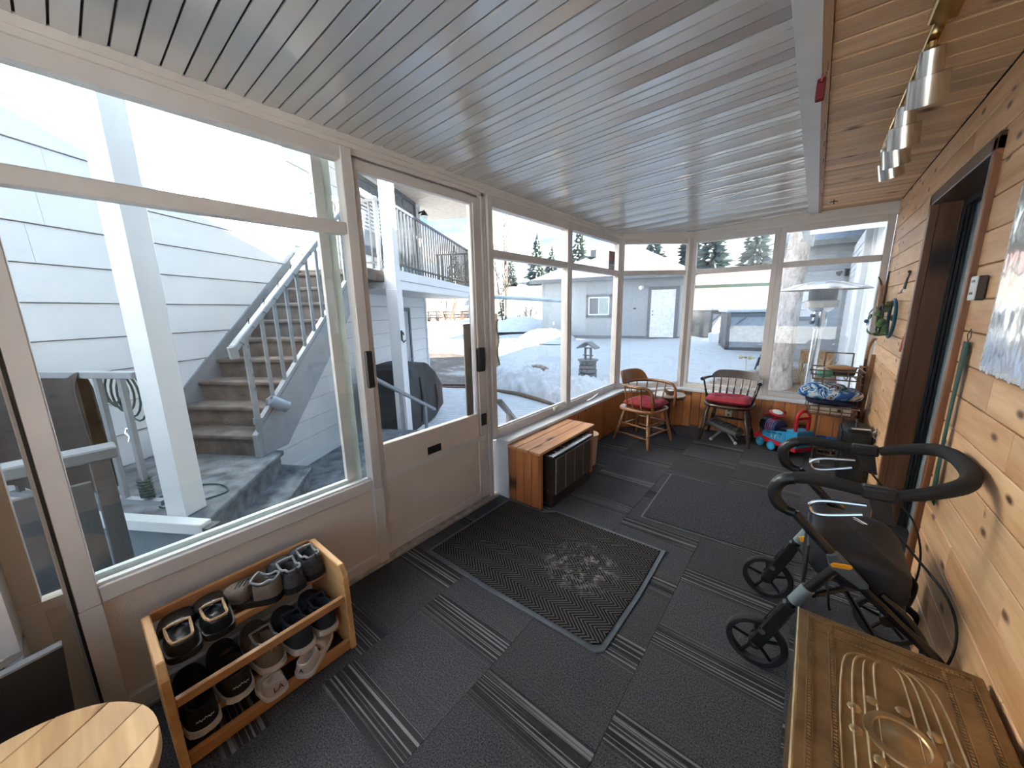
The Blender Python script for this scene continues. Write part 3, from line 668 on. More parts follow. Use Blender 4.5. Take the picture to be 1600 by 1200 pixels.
P('napkin', MB().grid(lambda u, v: (-1.125+.08*u, 3.905+.07*v, .466+.010*math.sin(7*u)*math.cos(5*v)), 8, 8), M_('crumpled_foil', (.62, .60, .58), .4), bw, smooth=True)
# ================================================================ grey foot massager under the dark chair
fm = T('foot_massager', 'grey ribbed foot massager tilted on splayed feet under the dark chair', 'massager', (-.56, 4.05, 0))
fmm = RZ(math.radians(-8), (-.565, 4.045, .135)) @ Matrix.Rotation(math.radians(14), 4, 'Y')
P('shell', MB().prism([(-.15, -.085), (.12, -.095), (.15, -.06), (.15, .06), (.12, .095), (-.14, .085), (-.165, .04), (-.165, -.04)], -.022, .022).tf(fmm), M_('grey_shell', (.085, .085, .09), .5), fm, bevel=.012, seg=2)
for k in range(9): P('rib', MB().tube([fmm @ Vector((-.13+.029*k, -.075, .024)), fmm @ Vector((-.13+.029*k, 0, .034)), fmm @ Vector((-.13+.029*k, .075, .024))], .0085, 6), M_('grey_rib', (.15, .15, .155), .5) if k == 0 else bpy.data.materials['grey_rib'], fm, smooth=True)
for s in (-1, 1):
    st = P('support', MB().bar((-.565+s*.02, 3.985, .115), (-.565+s*.105, 3.955, .018), .022, .014), M_('pale_grey_arm', (.22, .22, .23), .45) if s < 0 else bpy.data.materials['pale_grey_arm'], fm)
    P('foot', MB().ball((-.565+s*.105, 3.955, .016), .016), m_sill, st, smooth=True)
    P('support', MB().bar((-.565+s*.02, 4.07, .12), (-.565+s*.10, 4.10, .008), .022, .014), bpy.data.materials['pale_grey_arm'], fm)
P('strap', MB().tube([fmm @ Vector((-.15, -.03, .03)), fmm @ Vector((-.05, -.02, .05)), fmm @ Vector((.06, -.01, .045)), fmm @ Vector((.14, .01, .03))], .005, 6), m_black, fm, smooth=True)
# ================================================================ ride-on train
tm = RZ(math.radians(140), (-.095, 4.060, 0)); LT = lambda x, y, z: tm @ Vector((x, y, z))
m_tb = M_('toy_blue', (.028, .25, .48), .35); m_tr = M_('toy_red', (.50, .012, .022), .32); m_tw = M_('toy_white', (.75, .74, .74), .4); m_tbd = M_('toy_navy', (.03, .05, .16), .35)
tr = T('ride_on_train', 'blue and red plastic ride-on toy train with red push handle', 'toy', (-.095, 4.060, 0))
P('chassis', MB().prism([(-.20, .055), (.20, .055), (.235, .075), (.235, .105), (-.20, .088)], -.095, .095, 'y').tf(tm), m_tr, tr, bevel=.006)
P('cab', MB().box(-.195, -.085, -.085, .085, .09, .235).tf(tm), m_tb, tr, bevel=.007)
P('tank', MB().prism([(-.085, .09), (.16, .095), (.16, .150), (-.085, .205)], -.082, .082, 'y').tf(tm), m_tb, tr, bevel=.007)
P('seat', MB().prism([(-.19, .236), (-.085, .232), (.04, .205), (.04, .19), (-.19, .215)], -.06, .06, 'y').tf(tm), m_black, tr, bevel=.008)
P('boiler', MB().lathe([(.001, 0), (.070, 0), (.074, .008), (.074, .05)], LT(.155, 0, .195), 24, tm.to_3x3() @ Vector((1, 0, 0))), m_black, tr, smooth=True)
bo = P('boiler_jacket', MB().lathe([(.072, 0), (.072, .11)], LT(.045, 0, .195), 24, tm.to_3x3() @ Vector((1, 0, 0))), m_tbd, tr, smooth=True)
for k in range(4): P('boiler_band', MB().lathe([(.0725, 0), (.0745, .001), (.0745, .006), (.0725, .007)], LT(.135-.02*k, 0, .195), 24, tm.to_3x3() @ Vector((1, 0, 0))), M_('band_pink', (.45, .2, .32), .4) if k == 0 else bpy.data.materials['band_pink'], bo, smooth=True)
for sx, x in ((0, .15), (1, .03), (2, -.09)):
    for s in (-1, 1):
        w = P('wheel', MB().lathe([(.001, 0), (.040, 0), (.043, .004), (.043, .016), (.039, .02), (.034, .016), (.001, .016)], LT(x, s*.088, .043), 22, tm.to_3x3() @ Vector((0, s, 0))), m_tb, tr, smooth=True)
        P('hub', MB().lathe([(.026, 0), (.024, .004), (.001, .005)], LT(x, s*.104, .043), 18, tm.to_3x3() @ Vector((0, s, 0))), M_('toy_sky', (.04, .36, .62), .35) if (sx == 0 and s < 0) else bpy.data.materials['toy_sky'], w, smooth=True)
hp = [LT(-.155, -.062, .21), LT(-.155, -.066, .30)] + [LT(-.155, .066*math.cos(math.radians(180-a)), .345+.07*math.sin(math.radians(a))) for a in range(0, 181, 20)] + [LT(-.155, .066, .30), LT(-.155, .062, .21)]
hd = P('push_handle', MB().tube(hp, .0135, 10), m_tr, tr, smooth=True); P('handle_bar', MB().tube([LT(-.155, -.062, .345), LT(-.155, .062, .345)], .014, 10), m_tr, hd, smooth=True)
sw = P('steering_wheel', MB().lathe([(.001, 0), (.045, 0), (.066, .008), (.066, .018), (.040, .024), (.001, .026)], LT(.10, 0, .310), 24, tm.to_3x3() @ Vector((-.3, 0, 1))), m_tr, tr, smooth=True)
P('grip', MB().tube([LT(.115, -.115, .318), LT(.115, .115, .318)], .011, 8), m_tr, sw, smooth=True)
P('column', MB().tube([LT(.12, 0, .25), LT(.10, 0, .315)], [.028, .02], 10), m_tr, tr, smooth=True)
P('dial_cap', MB().lathe([(.045, 0), (.042, .008), (.001, .010)], LT(.094, 0, .334), 20, tm.to_3x3() @ Vector((-.3, 0, 1))), m_tw, sw, smooth=True)
for k, (x0, z0, x1, z1) in enumerate(((-.06, .155, -.045, .12), (-.03, .125, -.01, .15), (.01, .15, .012, .115), (.045, .115, .05, .145))): P('moulded_line', MB().tube([LT(x0, .0835, z0), LT((x0+x1)/2+.006, .0845, (z0+z1)/2), LT(x1, .0835, z1)], .003, 5), m_tw, tr)
for k in range(3): P('window_slot', MB().box(-.05+.06*k, -.015+.06*k, .0815, .0835, .168-.008*k, .176-.008*k).tf(tm), m_black, tr)
# ================================================================ wire corner shelf
m_wire = M_('rusty_wire', (.20, .145, .10), .45, metal=.5)
ws = T('wire_shelf', 'brown wire tiered shelf standing in the corner by the cedar wall', 'shelf', (.20, 4.12, 0))
for (x, y) in ((.115, 4.20), (.295, 4.20), (.115, 3.985), (.325, 3.985)): P('upright', MB().tube([(x, y, 0), (x, y, .91 if y > 4.1 else .80)], .0055, 6), m_wire, ws, smooth=True)
P('top_bar', MB().tube([(.115, 4.20, .905), (.295, 4.20, .905)], .0055, 6), m_wire, ws, smooth=True)
for z in (.06, .40, .705):
    lx = .10 if z < .1 else 0
    bk = P('basket', MB().tube([(.02+lx, 3.945, z+.075), (.365, 3.945, z+.075), (.345, 4.235, z+.075), (.03+lx, 4.235, z+.075)], .006, 6, True).tube([(.045+lx, 3.965, z), (.345, 3.965, z), (.325, 4.215, z), (.05+lx, 4.215, z)], .006, 6, True).tube([(.03+lx, 3.955, z+.04), (.355, 3.955, z+.04), (.335, 4.225, z+.04), (.04+lx, 4.225, z+.04)], .004, 6, True), m_wire, ws, smooth=True)
    for k in range(5): P('wire', MB().tube([(.03+lx+(.078-lx/4)*k, 3.945, z+.075), (.05+lx+(.07-lx/4)*k, 3.965, z), (.05+lx+(.066-lx/4)*k, 4.215, z), (.035+lx+(.074-lx/4)*k, 4.235, z+.075)], .0038, 5), m_wire, bk, smooth=True)
# things on the shelf
m_tbin = M_('cream_box', (.66, .55, .44), .45)
tb = T('storage_box', 'cream plastic storage box in the middle basket of the wire shelf', 'box', (.19, 4.09, .408))
P('body', MB().prism([(.06, 3.99), (.33, 3.99), (.315, 4.20), (.075, 4.20)], .407, .472), m_tbin, tb, bevel=.008)
P('handle_hole', MB().box(.235, .258, 3.985, 3.9895, .435, .457), m_hb, tb)
def blob(c, r, n, m, amp, f, seed, e=.8):
    mb = MB().ball(c, r, n, m, e); rr = random.Random(seed); ph = [rr.uniform(0, 6) for _ in range(6)]
    out = []
    for v in mb.v:
        d = amp*(math.sin(f*v[0]+ph[0])*math.sin(f*v[1]+ph[1])+.5*math.sin(2.1*f*v[2]+ph[2])*math.sin(1.7*f*v[0]+ph[3]))
        q = Vector(v)-Vector(c); out.append(tuple(Vector(c)+q*(1+d)))
    mb.v = out; return mb
def fabric(name, cols, sc):
    m, t, b = _new(name); b.inputs['Roughness'].default_value = .9
    v = objco(t, False); n = N(t, 'ShaderNodeTexNoise', Scale=sc, Detail=1.0, Distortion=2.2); t.links.new(v, n.inputs['Vector'])
    r = N(t, 'ShaderNodeValToRGB'); r.color_ramp.interpolation = 'CONSTANT'; e = r.color_ramp.elements
    while len(e) < len(cols): e.new(.5)
    for i, c in enumerate(cols): e[i].position = .28+.44*i/len(cols) if i else 0; e[i].color = (*c, 1)
    t.links.new(n.outputs['Fac'], r.inputs[0]); t.links.new(r.outputs[0], b.inputs['Base Color']); return m
m_bl = fabric('blue_print_fabric', [(.010, .018, .05), (.02, .07, .26), (.10, .32, .55), (.55, .62, .66), (.02, .08, .30), (.62, .56, .45), (.012, .02, .05)], 6.5)
tw = T('folded_blankets', 'pile of folded blue and white patterned blankets on the wire shelf', 'blanket', (.17, 4.08, .48))
P('fold', blob((.18, 4.08, .515), (.165, .135, .030), 26, 10, .03, 30, 3, .5), M_('navy_fleece', (.012, .016, .05), .9), tw, smooth=True)
P('fold', blob((.17, 4.07, .575), (.205, .150, .050), 34, 14, .07, 26, 5, .6), m_bl, tw, smooth=True)
P('fold', blob((.14, 4.05, .630), (.125, .10, .030), 26, 10, .08, 30, 9, .7), m_bl, tw, smooth=True)
gl = T('work_gloves', 'tan leather work glove lying over the top basket of the wire shelf', 'glove', (.20, 4.06, .78))
P('glove', blob((.215, 4.05, .800), (.085, .07, .018), 20, 10, .12, 34, 2, .8), M_('tan_leather', (.40, .22, .10), .7), gl, smooth=True)
P('cuff', blob((.285, 4.05, .790), (.03, .05, .02), 14, 8, .08, 30, 7, .8), M_('canvas_cuff', (.30, .24, .18), .9), gl, smooth=True)
for nm, lb, c, r, col, sd in (('knitted_cap', 'mint green knitted cap in the top basket of the wire shelf', (.125, 4.04, .742), (.055, .05, .030), (.12, .45, .36), 4), ('dark_cloth', 'dark striped cloth under the tan glove on the wire shelf', (.23, 4.12, .748), (.085, .07, .028), (.05, .05, .06), 6), ('paper_roll', 'crumpled pale paper behind the tan glove', (.12, 4.13, .755), (.06, .05, .03), (.55, .55, .5), 8)):
    ONE(nm, blob(c, r, 20, 10, .08, 40, sd, .8), M_(nm+'_mat', col, .9, var=.25, vs=30), lb, 'clothing' if nm != 'paper_roll' else 'paper', smooth=True)
# lowest basket and floor bits
ONE('blue_tray', MB().box(.12, .28, 3.985, 4.05, .155, .175).box(.12, .28, 3.985, 3.99, .175, .195).box(.12, .28, 4.045, 4.05, .175, .195).box(.12, .125, 3.99, 4.045, .175, .195).box(.275, .28, 3.99, 4.045, .175, .195).box(.197, .203, 3.99, 4.045, .175, .19), M_('cobalt_plastic', (.02, .08, .32), .4), 'cobalt blue divided plastic tray in the lowest basket', 'tray')
jr = T('jar', 'white plastic jar with lid lying near the toy train', 'jar', (.265, 4.09, .067))
P('body', MB().lathe([(.001, 0), (.026, 0), (.028, .005), (.028, .06), (.02, .07), (.02, .078)], (.265, 4.09, .067), 16), m_tw, jr, smooth=True)
P('lid', MB().lathe([(.023, .078), (.023, .094), (.001, .095)], (.265, 4.09, .067), 16), m_sill, jr, smooth=True)
ONE('coiled_hose', MB().tube([(.185+.038*math.cos(k*.5)*(1-.004*k), 4.02+.034*math.sin(k*.5), .075+.0016*k) for k in range(56)], .008, 6), M_('olive_hose', (.16, .15, .08), .6), 'coiled olive cord in the lowest basket of the wire shelf', 'cord', smooth=True)
ONE('foam_offcut', MB().box(.10, .17, 3.875, 3.905, .001, .022).box(.13, .15, 3.86, 3.925, .004, .018), M_('pale_offcut', (.45, .40, .33), .7), 'pale wood offcuts on the carpet before the wire shelf', 'offcut')
# black case
bc = T('black_case', 'black padded case leaning against the cedar wall beside the walker', 'case', (.34, 3.62, 0))
P('body', MB().box(.255, .425, 3.50, 3.78, .002, .43), M_('black_vinyl', (.010, .0095, .009), .45, var=.3), bc, bevel=.045, seg=4)
P('flap', MB().box(.245, .262, 3.53, 3.76, .16, .40), m_rubber, bc, bevel=.007)
P('handle', MB().tube(arc((3.64, .415), .055, 0, 180, 10, 'yz', .33), .008, 8), m_black, bc, smooth=True)
P('zip_pull', MB().box(.239, .246, 3.62, 3.64, .14, .17), m_steel, bc)
P('buckle', MB().bar((.30, 3.5, .435), (.40, 3.52, .437), .02, .006), m_sill, bc)
# ================================================================ shoe rack
m_pine = WOOD('rack_pine', (.50, .25, .09), (.72, .42, .18), 0, .5, (.12, .05, .02), 4, 10, .15)
m_piney = WOOD('rack_rail', (.32, .125, .045), (.52, .26, .10), 1, .45, None, 4, 12, .15)
RY0, RY1 = .018, .556
rk = T('shoe_rack', 'low pine shoe rack with slatted shelves against the kick panel', 'rack', (-1.44, .287, 0))
endp = [(-1.625, .001), (-1.288, .001), (-1.288, .325), (-1.318, .368), (-1.565, .372), (-1.592, .360), (-1.625, .06)]
for y0 in (RY0, RY1-.022): P('end_panel', MB().prism(endp, y0, y0+.022, 'y'), m_pine, rk, bevel=.003)
for x, z, w, h in ((-1.585, .352, .018, .036), (-1.455, .275, .022, .026), (-1.56, .262, .03, .016), (-1.302, .232, .018, .028), (-1.50, .262, .03, .014), (-1.56, .075, .03, .016), (-1.45, .070, .03, .016), (-1.375, .070, .02, .024), (-1.302, .026, .020, .04)):
    P('rail', MB().box(x-w/2, x+w/2, RY0+.022, RY1-.022, z-h/2, z+h/2), m_piney, rk, bevel=.002)
# ---------------------------------------------------------------- shoes (heel at local 0, toe towards +x)
def shoe(name, label, loc, rz, upper, sole, inner, Ln=.245, wd=.088, hh=.085, lace=None, soleh=.022, low=0, tab=None, tilt=0, heelmark=None, lining=None):
    mt = Matrix.Translation(loc) @ Matrix.Rotation(rz, 4, 'Z') @ Matrix.Rotation(tilt, 4, 'Y')
    r = T(name, label, 'shoe', loc, 'shoes on the pine rack')
    def wid(t): return wd*.5*(.70+.30*math.sin(math.pi*(t*.9+.05))**.8+.12*math.exp(-((t-.70)/.18)**2)) * (1-.0*t) * (max(0, 1-max(0, (t-.86)/.14)**2.2)**.5 if t > .86 else 1) * (max(.0, 1-max(0, (.10-t)/.10)**2)**.5 if t < .10 else 1)
    def hgt(t):
        if t < .12: return hh*(.86+.14*t/.12)*(1 if low == 0 else .8)
        if t < .42: return hh*(1-.18*math.sin(math.pi*(t-.12)/.30))*(1 if low == 0 else .72)
        if t < .9: return hh*((1 if low == 0 else .78)-(.42 if low == 0 else .30)*((t-.42)/.48)**.9)
        return hh*(.56 if low == 0 else .48)*(1-.45*((t-.9)/.1)**2)
    ts = [.0, .012, .04, .10, .18, .26, .34, .42, .50, .58, .66, .74, .82, .89, .94, .98, 1.0]
    rows = []; nk = 13
    for t in ts:
        w = max(wid(t), .004); h = hgt(t); y0 = .10*wd*math.sin(math.pi*t)*.5; row = []
        op = t < .46; cap = t < .05
        for k in range(nk):
            s = k/(nk-1)*2-1
            if op:
                if abs(s) > .42:
                    q = (1-abs(s))/.58; yy = math.copysign(w*(1.0-.28*q**1.6), s); zz = h*(q**.8)
                else:
                    q = 1-abs(s)/.42; yy = math.copysign(w*.62, s)*(1-q*.75) if abs(s) > 1e-6 else 0; zz = h-.001-(0 if cap else (h-.022)*min(1, q*1.9))
            else:
                a = math.pi*(1-(s+1)/2); yy = w*math.copysign(abs(math.cos(a))**.75, math.cos(a)); yy = -yy; zz = h*abs(math.sin(a))**.62
            row.append(mt @ Vector((Ln*t, yy+y0, soleh*.8+zz)))
        rows.append(row)
    mb = MB(); mb.add([v for row in rows for v in row], [(i*nk+k, i*nk+k+1, (i+1)*nk+k+1, (i+1)*nk+k) for i in range(len(ts)-1) for k in range(nk-1)] + [tuple(range(nk)), tuple((len(ts)-1)*nk+k for k in range(nk))])
    P('upper', mb, upper, r, smooth=True, sub=1, ang=75)
    mb = MB(); no = 36; ring = []
    for i in range(no):
        a = 2*math.pi*i/no; t = .5-.5*math.cos(a); w = max(wid(min(max(t, .002), .998)), .003)+.004; ring.append((Ln*(t*1.03-.015), math.copysign(w, math.sin(a)) + .10*wd*math.sin(math.pi*t)*.5))
    mb.prism(ring, 0, soleh); mb.v = [(v[0], v[1], v[2]+.010*max(0, (v[0]/Ln-.75)/.25)**2) for v in mb.v]
    P('sole', mb.tf(mt), sole, r)
    P('insole', MB().prism([(p[0]*.44+.018, p[1]*.6) for p in ring], soleh+.010, soleh+.014).tf(mt), inner, r)
    if lace:
        lc = MB()
        for k in range(4):
            t = .47+.075*k; w = wid(t)*.5; z = soleh*.8+hgt(t)+.003; y0 = .05*wd*math.sin(math.pi*t)
            lc.tube([mt @ Vector((Ln*t, y0-w, z-.008)), mt @ Vector((Ln*(t+.012), y0, z+.001)), mt @ Vector((Ln*(t+.02), y0+w, z-.008))], .0028, 5)
        P('laces', lc, lace, r, smooth=True)
    if tab:
        P('pull_tab', MB().tube([mt @ Vector((-.002, -.008, soleh+hh*.7)), mt @ Vector((-.010, 0, soleh+hh*1.08)), mt @ Vector((-.002, .008, soleh+hh*.72))], .0035, 5), tab, r, smooth=True)
    if heelmark:
        hm = Matrix(((0, 0, -1, 0), (-1, 0, 0, 0), (0, 1, 0, 0), (0, 0, 0, 1)))
        if heelmark[0] == '~':
            P('heel_mark', MB().tube([mt @ Matrix.Translation((-.006, 0, soleh+hh*.42)) @ hm @ Vector((-.022+.0022*q, .0035*math.sin(q*1.9)+.002*math.sin(q*.7), 0)) for q in range(21)], .0011, 4), heelmark[2], r)
        else: P('heel_mark', text_mb(heelmark[0], heelmark[1], mt @ Matrix.Translation((-.004, 0, soleh+hh*.42)) @ Matrix(((0, 0, -1, 0), (-1, 0, 0, 0), (0, 1, 0, 0), (0, 0, 0, 1)))), heelmark[2], r)
    if lining:
        pts = []
        cs = (.045, .055, .075, .10, .14, .18, .22, .26, .30, .34, .38, .42, .445)
        for t in cs: pts.append((t, 1 if .05 < t < .44 else .5))
        for t in cs[::-1]: pts.append((t, -1 if .05 < t < .44 else -.5))
        P('collar', MB().tube([mt @ Vector((Ln*t, s*wid(t)*.68+.05*wd*math.sin(math.pi*t), soleh*.8+hgt(t)+.001)) for t, s in pts], .0045, 6, True), lining, r, smooth=True)
    return r
m_blk_l = M_('black_shoe_leather', (.008, .008, .009), .3); m_blk_m = M_('black_mesh', (.010, .010, .011), .75); m_navy = M_('navy_knit', (.020, .024, .036), .8, bp=.3, bs=200)
m_taupe = M_('taupe_suede', (.16, .12, .09), .8, bp=.25, bs=150); m_wsole = M_('white_sole', (.58, .55, .52), .5, var=.15); m_bsole = M_('black_sole', (.010, .010, .010), .6)
m_offw = M_('white_trainer', (.50, .44, .40), .55, var=.12); m_tanl = M_('tan_collar', (.40, .24, .12), .6); m_dkgrey = M_('grey_trail', (.045, .045, .05), .7, var=.5, vs=40)
m_in = M_('shoe_lining', (.02, .02, .022), .9); m_wl = M_('white_lace', (.5, .48, .46), .8); m_slv = M_('grey_overlay', (.22, .22, .23), .5); m_wink = M_('white_print', (.75, .75, .75), .5); m_dink = M_('dark_print', (.03, .02, .03), .5)
PI = math.pi
UZ = .288
shoe('loafer', 'black leather slip-on with tan collar at the open end of the top shelf', (-1.375, .088, UZ+.004), PI-.06, m_blk_l, m_bsole, m_in, .235, .090, .062, low=1, lining=m_tanl)
shoe('loafer', 'black leather slip-on with tan collar next to the taupe shoe', (-1.385, .180, UZ+.006), PI-.04, m_blk_l, m_bsole, m_in, .225, .088, .066, low=1, lining=m_tanl)
shoe('suede_shoe', 'taupe suede lace-up shoe lying sideways on the top shelf', (-1.430, .372, UZ), PI+.80, m_taupe, m_bsole, m_in, .20, .080, .072, lace=m_dkgrey, lining=m_slv)
shoe('trail_shoe', 'dark grey trail shoe with pull loops beside the taupe shoe', (-1.405, .418, UZ), PI+.02, m_dkgrey, m_bsole, m_in, .215, .082, .078, tab=m_black, lining=m_slv)
shoe('trail_shoe', 'dark grey trail shoe with pull loops in the far top corner of the rack', (-1.42, .494, UZ+.002), PI+.02, m_dkgrey, m_bsole, m_in, .210, .082, .084, tab=m_black, lining=m_slv)
LZ = .088
shoe('running_shoe', 'black running shoe with white sole and script, at the stool end of the lower shelf', (-1.318, .092, LZ-.032), PI+.0, m_blk_m, m_wsole, m_in, .255, .092, .095, heelmark=('~', .020, m_wink), tilt=-.06)
shoe('running_shoe', 'black running shoe with white sole and script, beside the taupe shoe below', (-1.330, .190, LZ-.010), PI+.02, m_blk_m, m_wsole, m_in, .250, .092, .095, heelmark=('~', .018, m_wink), tilt=-.06)
shoe('suede_shoe', 'taupe suede shoe with orange heel tab on the lower shelf', (-1.330, .294, LZ+.010), PI+.04, m_taupe, m_wsole, m_in, .245, .090, .090, tab=m_tanl, lining=m_slv)
shoe('knit_shoe', 'navy knit sneaker with white sole next to the taupe shoe below', (-1.318, .392, LZ+.012), PI+.05, m_navy, m_wsole, m_in, .240, .088, .095, lining=m_navy)
shoe('knit_shoe', 'navy knit sneaker with white sole by the end panel of the rack', (-1.325, .482, LZ+.018), PI+.0, m_navy, m_wsole, m_in, .235, .086, .095, lining=m_navy)
shoe('tennis_shoe', 'off-white trainer with dark heel letters at the front of the bottom rail', (-1.272, .275, .046), PI+.05, m_offw, m_wsole, m_in, .11, .072, .055, heelmark=('LA', .028, m_dink), soleh=.014)
shoe('tennis_shoe', 'off-white trainer lying aslant with loose laces on the bottom rail', (-1.275, .350, .046), PI-.85, m_offw, m_wsole, m_in, .19, .072, .050, lace=m_wl, soleh=.014, heelmark=('A', .024, m_dink))
# ================================================================ round plank stool, black board
m_spool = WOOD('spool_plank', (.56, .30, .12), (.80, .50, .24), 0, .5, (.12, .045, .02), 5, 9, .15)
sm = RZ(math.radians(125), (-1.10, -.225, 0))
sp_ = T('plank_stool', 'round low table of knotty pine planks beside the shoe rack', 'table', (-1.10, -.225, 0))
for k in range(5):
    a = -.225+.09*k; b = a+.0885
    pts = [(math.cos(math.radians(t))*.225, math.sin(math.radians(t))*.225) for t in range(0, 360, 6)]
    q = clip(pts, [(0, -1, -a), (0, 1, b)])
    if len(q) > 2: P('top_plank', MB().prism(q, .345, .380).tf(sm), m_spool, sp_, bevel=.002)
P('drum', MB().lathe([(.17, .02), (.165, .345)], (-1.10, -.225, 0), 28), m_pine, sp_); P('base', MB().lathe([(.205, 0), (.205, .03)], (-1.10, -.225, 0), 32), m_pine, sp_, bevel=.003)
bb = T('black_board', 'flat black panel standing on edge behind the plank table', 'panel', (-1.46, -.40, 0))
P('panel', MB().prism([(-.80, .001), (-.155, .001), (-.126, .472), (-.80, .40)], -1.468, -1.448, 'x'), M_('matt_black_panel', (.006, .006, .007), .45), bb)
P('edge_band', MB().bar((-1.458, -.80, .402), (-1.458, -.127, .474), .024, .006, (0, 0, 1)), M_('grey_edge', (.20, .20, .21), .5), bb)
# ================================================================ embossed brass chest
m_br = M_('aged_brass_sheet', (.30, .19, .085), .42, metal=.75, var=.35, vs=12, bp=.25, bs=45)
m_brl = M_('polished_brass_edge', (.42, .29, .15), .36, metal=.85, var=.3, vs=20)
X0, X1, Y0, Y1, ZT = .060, .418, .70, 1.283, .42
ch = T('brass_chest', 'embossed brass-clad chest with beaded borders against the cedar wall', 'chest', (.24, .99, 0))
P('body', MB().box(X0+.012, X1-.012, Y0+.012, Y1-.012, .001, .345), m_br, ch, bevel=.004)
lid = P('lid', MB().box(X0, X1, Y0, Y1, .348, ZT), m_br, ch, bevel=.006, seg=2)
def frame_strip(d, w, h): 
    return MB().box(X0+d, X1-d, Y1-d-w, Y1-d, ZT-.001, ZT+h).box(X0+d, X1-d, Y0+d, Y0+d+w, ZT-.001, ZT+h).box(X0+d, X0+d+w, Y0+d+w, Y1-d-w, ZT-.001, ZT+h).box(X1-d-w, X1-d, Y0+d+w, Y1-d-w, ZT-.001, ZT+h)
P('edge_moulding', MB().tube([(X0+.002, Y0, ZT-.003), (X0+.002, Y1, ZT-.003)], .004, 6).tube([(X0+.004, Y0, .35), (X0+.004, Y1, .35)], .004, 6), m_brl, lid, smooth=True)
for d in (.022, .034, .066, .078): P('border_line', frame_strip(d, .0022, .003), m_brl if d in (.022, .066) else m_br, lid)
mb = MB(); 
for k in range(60):
    y = Y0+.04+k*(Y1-Y0-.08)/59
    for x in (X0+.029, X0+.073, X1-.029, X1-.073): mb.ball((x, y, ZT+.0008), (.0042, .0038, .003), 6, 4)
for k in range(34):
    x = X0+.04+k*(X1-X0-.08)/33
    for y in (Y1-.029, Y1-.073): mb.ball((x, y, ZT+.0008), (.0042, .0038, .003), 6, 4)
P('bead_row', mb, m_brl, lid, smooth=True, kind='stuff')
cx, cy = (X0+X1)/2, (Y0+Y1)/2
for k in range(4):
    w_ = .030+.021*k
    P('gadroon', MB().tube([(cx-w_-.008*k*.2, Y0+.09, ZT), (cx-w_*1.02, cy, ZT+.0015), (cx-w_*.85, Y1-.13, ZT), (cx-w_*.4, Y1-.097+.001*k, ZT)], .0028, 5, s_=5), m_brl, lid, smooth=True)
    P('gadroon', MB().tube([(cx+w_+.008*k*.2, Y0+.09, ZT), (cx+w_*1.02, cy, ZT+.0015), (cx+w_*.85, Y1-.13, ZT), (cx+w_*.4, Y1-.097+.001*k, ZT)], .0028, 5, s_=5), m_brl, lid, smooth=True)
P('medallion', MB().lathe([(.060, -.001), (.058, .004), (.045, .006), (.042, .003), (.020, .004), (.012, .009), (.001, .010)], (cx, cy-.02, ZT), 28), m_brl, lid, smooth=True)
for k in range(9):
    a = k*2*PI/9; P('petal', MB().ball((cx+.075*math.cos(a), cy-.02+.085*math.sin(a), ZT), (.013, .013, .005), 8, 5), m_brl, lid, smooth=True)
# ================================================================ walker (rollator)
m_tubeb = M_('walker_black_tube', (.013, .0125, .013), .25, coat=.3); m_wgrey = M_('walker_grey_joint', (.17, .21, .22), .4); m_foam = M_('foam_grip', (.010, .010, .010), .8)
m_org = M_('orange_reflector', (.85, .36, .02), .25); m_seat = M_('walker_seat_nylon', (.012, .0125, .015), .55, bp=.2, bs=30)
wk = T('walker', 'black four-wheeled walker with padded seat and curved back bar', 'walker', (.17, 1.66, 0))
def wheel(x, y, s, r=.097):
    w = P('wheel', MB().lathe([(r-.020, -.013), (r-.004, -.014), (r, -.008), (r, .008), (r-.004, .014), (r-.020, .013), (r-.020, -.013)], (x, y, r), 32, (0, 1, 0)), m_rubber, wk, smooth=True)
    P('hub', MB().lathe([(.022, -.018), (.024, -.01), (.024, .01), (.022, .018)], (x, y, r), 16, (0, 1, 0)), m_black, w, smooth=True)
    for k in range(5):
        a = k*2*PI/5+.4; u, v = math.cos(a), math.sin(a)
        P('spoke', MB().tube([(x+.018*u, y, r+.018*v), (x+(r-.021)*u, y, r+(r-.021)*v)], .0065, 6), m_black, w, smooth=True)
    P('axle_cap', MB().lathe([(.010, 0), (.009, .004), (.001, .006)], (x, y+s*.018, r), 10, (0, s, 0)), m_steel, w, smooth=True)
